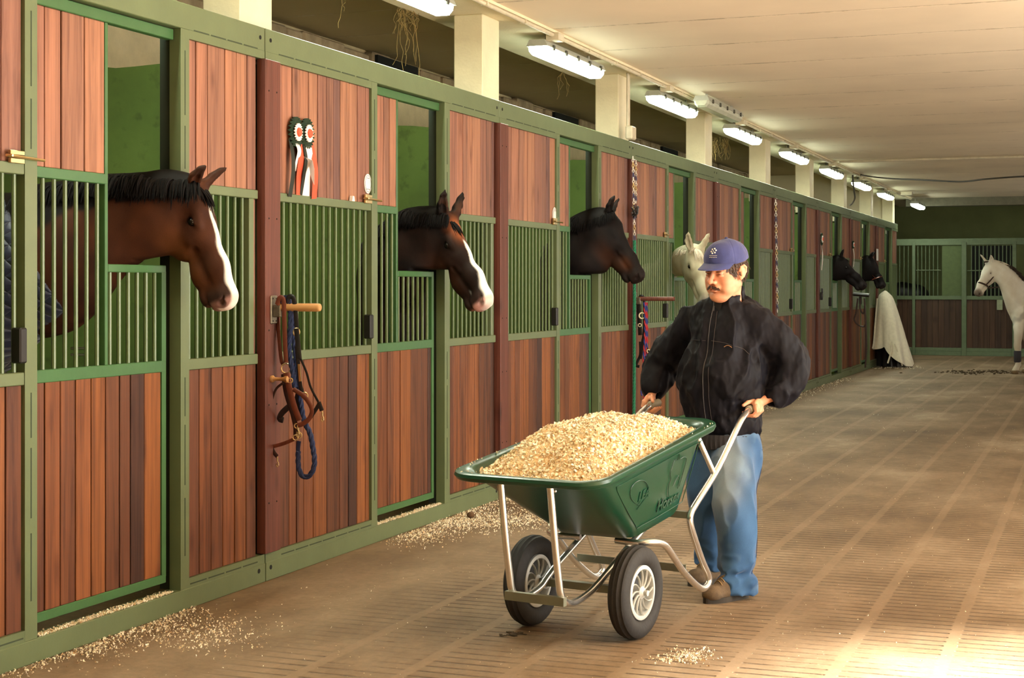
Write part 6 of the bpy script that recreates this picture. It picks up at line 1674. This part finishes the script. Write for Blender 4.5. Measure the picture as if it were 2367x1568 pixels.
# chains and ropes at the joints between stall fronts
CHC = [plain('chain_white', srgb(226, 220, 208), rough=.4), plain('chain_gold', srgb(206, 176, 116), rough=.4), plain('chain_white_b', srgb(214, 206, 190), rough=.4), plain('chain_blue', srgb(70, 76, 110), rough=.4)]
def chain(label, a, b, link_l, wire, mats=CHC, group=None):
    root = empty('hanging_chain', tuple(a), label, 'chain', group); a, b = Vector(a), Vector(b); n = int((b - a).length / (link_l * .78)); n = min(n, 95)
    for i in range(n):
        c = a + (b - a) * (i + .5) / n; ln = (b - a).length / n / .78; d = Vector((1, 0, 0)) if i % 2 else Vector((0, 1, 0)); m = MB()
        m.tube([c + d * math.cos(t) * ln * .30 + Vector((0, 0, 1)) * math.sin(t) * ln * .5 for t in np.linspace(0, 2 * PI, 12, endpoint=False)], wire, 6, closed=True)
        m.build('chain_link', mats[(i // 2) % len(mats)], root, True)
    return root
ax, ay = wp(1463, 362, .045), wp(1467, 556, .045)
chain('speckled chain hanging from the head beam in two strands beside the black horse', ax, ay, .03, .0032, group=None)
m = MB(); m.tube(spline([wp(1459, 350, .03), wp(1458, 368, .04), wp(1464, 378, .045)], 5), .004, 6); 
chain('shorter speckled chain strand doubled back beside the first one', wp(1470, 372, .05), wp(1470, 470, .05), .028, .003)
m = MB(); r_ = random.Random(4); c = wp(1468, 490, .06)
for i in range(5): m.tube(spline([c + np.array((r_.uniform(-.03, .03), r_.uniform(-.04, .04), r_.uniform(-.06, .07))) for _ in range(5)], 6), .006, 6)
tag(m.build('cord_knot', BLEATH, None, True), 'black knotted cord tied round the speckled chain', 'cord')
GRR = plain('green_rope', srgb(28, 118, 82), rough=.7, var=.25, nscale=200)
q = dense([wp(1467, 556, .045), wp(1467, 640, .045), wp(1466, 760, .045), wp(1466, 870, .045), wp(1465, 960, .045), wp(1465, 985, .045)], .012)
tag(rope(q, .015, turns=70).build('green_rope', GRR, None, True), 'green twisted rope hanging below the speckled chain almost to the floor', 'rope')
chain('long thin speckled chain hanging on the brown board right of the man', wp(1793, 462, .035), wp(1797, 722, .035), .045, .0042)
# second peg with braided halters
ym2 = seamY(2) + .06; zp2 = float(onY(1500, 691, ym2)[2])
peg(2, 'long brown bar on the cover board behind the man, holding braided halters', 1565, 691, ym2, zp2, BOARD, .36, r=.02)
P2 = lambda x, y, dy=0.0: onY(x, y, ym2 + dy)
h = empty('halter', tuple(P2(1482, 700)), 'dark halter with a pale ring buckle hanging beside the green rope', 'halter')
def strap2(root, pts, w_, mat, name='strap', dy=0.0): return MB().tube(spline([P2(*p, dy) for p in pts], 6), w_, 8, flat=(.35, 1, (0, 1, 0))).build(name, mat, root, True)
strap2(h, [(1476, 700), (1480, 686), (1488, 690), (1490, 720), (1489, 770), (1484, 800), (1480, 830)], .016, BLEATH, 'crown_strap')
strap2(h, [(1476, 700), (1478, 740), (1480, 775)], .020, BLEATH, 'crown_strap', .03)
strap2(h, [(1492, 800), (1500, 815), (1503, 840), (1499, 860), (1493, 850), (1492, 825), (1497, 808)], .012, BLEATH, 'nose_strap')
strap2(h, [(1480, 790), (1480, 820), (1474, 835), (1471, 845), (1478, 848)], .013, BLEATH, 'poll_pad')
ringm(P2(1484, 730, -.03), .026, .006, (.3, -1, 0)).build('ring_buckle', plain_cached('pale_ring', srgb(226, 216, 180), rough=.35), h, True)
for c_ in ((1479, 752), (1499, 812), (1501, 856)): ringm(P2(*c_, -.02), .014, .004, (.3, -1, 0)).build('ring', plain_cached('pale_ring', srgb(226, 216, 180), rough=.35), h, True)
RB = [plain('red_cord', srgb(176, 40, 48), rough=.8), plain('blue_cord', srgb(46, 58, 128), rough=.8)]
for j, (pts, lab) in enumerate((([(1490, 700), (1492, 760), (1489, 820), (1485, 880), (1483, 915)], 'red and blue braided lead rope, left of the two beside the man\'s elbow'), ([(1494, 700), (1495, 770), (1494, 840), (1496, 880), (1490, 918), (1496, 934)], 'red and blue braided lead rope, right of the two beside the man\'s elbow'))):
    q = dense([P2(*p, -.03 + j * .03) for p in pts], .012); root = empty('braided_rope', tuple(q[0]), lab, 'rope', 'braided ropes on the brown bar')
    for s in (0, 1):
        mm = MB(); qq = []; acc = 0
        for i, p in enumerate(q):
            if i: acc += np.linalg.norm(q[i] - q[i - 1])
            a_ = acc * 55 + PI * s; qq.append(p + np.array((math.cos(a_) * .007, math.sin(a_) * .007, 0)))
        mm.tube(qq, .0075, 6).build('strand', RB[s], root, True)
# padlock bracket and far tack
m = MB(); c = wp(1897, 680, .03); m.box(c[0], c[0] + .03, c[1] - .05, c[1] + .05, c[2] - .09, c[2] + .03, bev=.008); m.tube([Vector(c) + Vector((.02, -.03, .03)), Vector(c) + Vector((.02, -.02, .08)), Vector(c) + Vector((.02, .02, .08)), Vector(c) + Vector((.02, .03, .03))], .01, 8)
tag(m.build('padlock', BLEATH, None, True), 'dark padlock on the cover board below the small rosette', 'padlock')
ym3 = seamY(6) + .05; P3 = lambda x, y, dy=0.0: onY(x, y, ym3 + dy)
root = empty('tack_bracket', tuple(P3(1975, 682)), 'black bracket with hanging tack between the far black horses\' doors', 'bracket')
a, b = P3(1972, 680), P3(2009, 683); MB().tube([a, b], .045, 8, flat=(.7, 1, (0, 0, 1))).build('arm', BLEATH, root, True)
for i, (pts, lab) in enumerate((([(1983, 690), (1979, 720), (1975, 740), (1985, 752), (1998, 755), (2002, 745)], 'dark bridle looping widest below the far black bracket'), ([(1990, 690), (1988, 712), (1996, 725), (2000, 700)], 'dark bridle in a short loop below the far black bracket'),
                              ([(1998, 690), (2001, 740), (2003, 800), (2000, 850)], 'long dark rein hanging from the far black bracket to the floor'))):
    t = MB().tube(spline([P3(*p, -.03 * i) for p in pts], 6), .014, 6).build('bridle', LEATH, None, True); tag(t, lab, 'bridle', 'tack on the far bracket')

# pale blanket draped over a rack at the end of the row
def blanket():
    Z = 29.3; c0 = at(2066, 848, Z); c0[2] = 0
    ax_t = at(2046, 672, Z); ht = ax_t[2]
    root = empty('blanket_rack', (c0[0] - .12, c0[1], 0), 'dark rug rack hidden under the draped blankets at the end of the row', 'rack')
    MB().tube([(c0[0] - .15, c0[1], 0), (ax_t[0], ax_t[1], ht - .03)], .03, 10).build('post', BLEATH, root, True)
    def drape_(name, mat, zb, rt, rb, grow, n=96, m_=26, seed=1, th=.012, lab='', off=(0, 0)):
        top = np.array((ax_t[0] + off[0], ax_t[1] + off[1], ht)); bot = np.array((c0[0] + off[0], c0[1] + off[1], 0)); v = []
        for lay in (0, 1):
            for i in range(m_ + 1):
                t = i / m_
                for k in range(n):
                    a = 2 * PI * k / n; zlow = zb(a); zz = ht + .0 - (ht - zlow) * t; cc = top + (bot - top) * (1 - zz / ht) if True else top
                    R = (rt + (rb - rt) * (min(1, t * 1.02) ** grow)) * (1 + (.10 * math.sin(a * 5 + seed) + .07 * math.sin(a * 9 + seed * 2 + t * 2)) * t)
                    R = R - lay * th; capz = -.0 if t > .06 else 0
                    if t < .12: R *= math.sin(min(1, .15 + t / .12) * PI / 2)
                    v.append((cc[0] + R * math.cos(a) * .75, cc[1] + R * math.sin(a) * 1.1, zz))
        K = (m_ + 1) * n; f = []
        for lay in (0, 1):
            for i in range(m_):
                for k in range(n):
                    q = [lay * K + i * n + k, lay * K + i * n + (k + 1) % n, lay * K + (i + 1) * n + (k + 1) % n, lay * K + (i + 1) * n + k]; f.append(tuple(q if lay == 0 else q[::-1]))
        for k in range(n): f.append((m_ * n + k, m_ * n + (k + 1) % n, K + m_ * n + (k + 1) % n, K + m_ * n + k))
        f.append(tuple(range(n))[::-1])
        m = MB(); m.add(v, f); o = m.build(name, mat, None, True); tag(o, lab, 'blanket'); return o
    WHITE = plain('cream_wool', srgb(214, 206, 184), rough=.95, var=.08, nscale=20, bump=.2, bscale=200, sheen=.2)
    # a = 0 is the aisle side (right in the photo), -90 deg faces the camera
    zb = lambda a: .02 + .42 * (1 - max(0, math.cos((a + .25)) ) ** .6) * (1 if math.cos(a) < .98 else 1) if math.cos(a + .25) > 0 else .44 - .10 * math.sin(a * 2)
    drape_('draped_blanket', WHITE, zb, .11, .46, .72, lab='cream blanket draped over a rack at the far end of the stall row')
    b = drape_('dark_rug', BLEATH, lambda a: .02, .09, .34, .8, seed=3, lab='black rug with pale straps hanging underneath the cream blanket', off=(-.02, 0))
    for pts in ([(2062, 790), (2060, 812), (2052, 840)], [(2068, 795), (2078, 822), (2086, 846)], [(2028, 690), (2024, 740), (2020, 790), (2017, 806)]):
        MB().tube(spline([at(x, y, Z - .48) for x, y in pts], 6), .016, 6, flat=(.4, 1, (0, 1, 0))).build('strap', WHITE, b, True)
blanket()
m = MB(); p = wp(2028, 588, .03); m.box(p[0], p[0] + .004, p[1] - .12, p[1] + .12, p[2] - .12, p[2] + .10); tag(m.build('paper_sheet', RW), 'white paper sheet pinned to the last upper boards of the row', 'paper')

# strands of hay hanging over the beam edge
def hay(label, spots, seed):
    r_ = random.Random(seed); m = MB()
    for x, y0, y1, n, sp in spots:
        for _ in range(n):
            a = onX(x + r_.uniform(-sp, sp), y0 + r_.uniform(-4, 8), -4.50); ln = (y1 - y0) / 330 * r_.uniform(.3, 1.05); p = Vector(a); pts = [p]
            for i in range(6): p = p + Vector((r_.gauss(0, .012), r_.gauss(0, .02), -ln / 6)); pts.append(p)
            m.tube(pts, .0018, 5)
    o = m.build('hay_strands', plain_cached('dry_hay', srgb(128, 106, 58), rough=.9, var=.3), None, True, fix=False); tag(o, label, 'hay', kind='stuff')
hay('wisps of dry hay dangling left of the first fully visible column', [(945, 20, 175, 12, 26), (935, 20, 80, 18, 22)], 1)
hay('single long straw of hay dangling at the top edge of the picture', [(790, -20, 75, 2, 2)], 2)
hay('faint hay wisps dangling behind the largest lamp', [(1303, 165, 250, 5, 5)], 3)
hay('thick tuft of hay dangling between two columns behind the unlit lamp', [(1665, 320, 400, 60, 20)], 4)
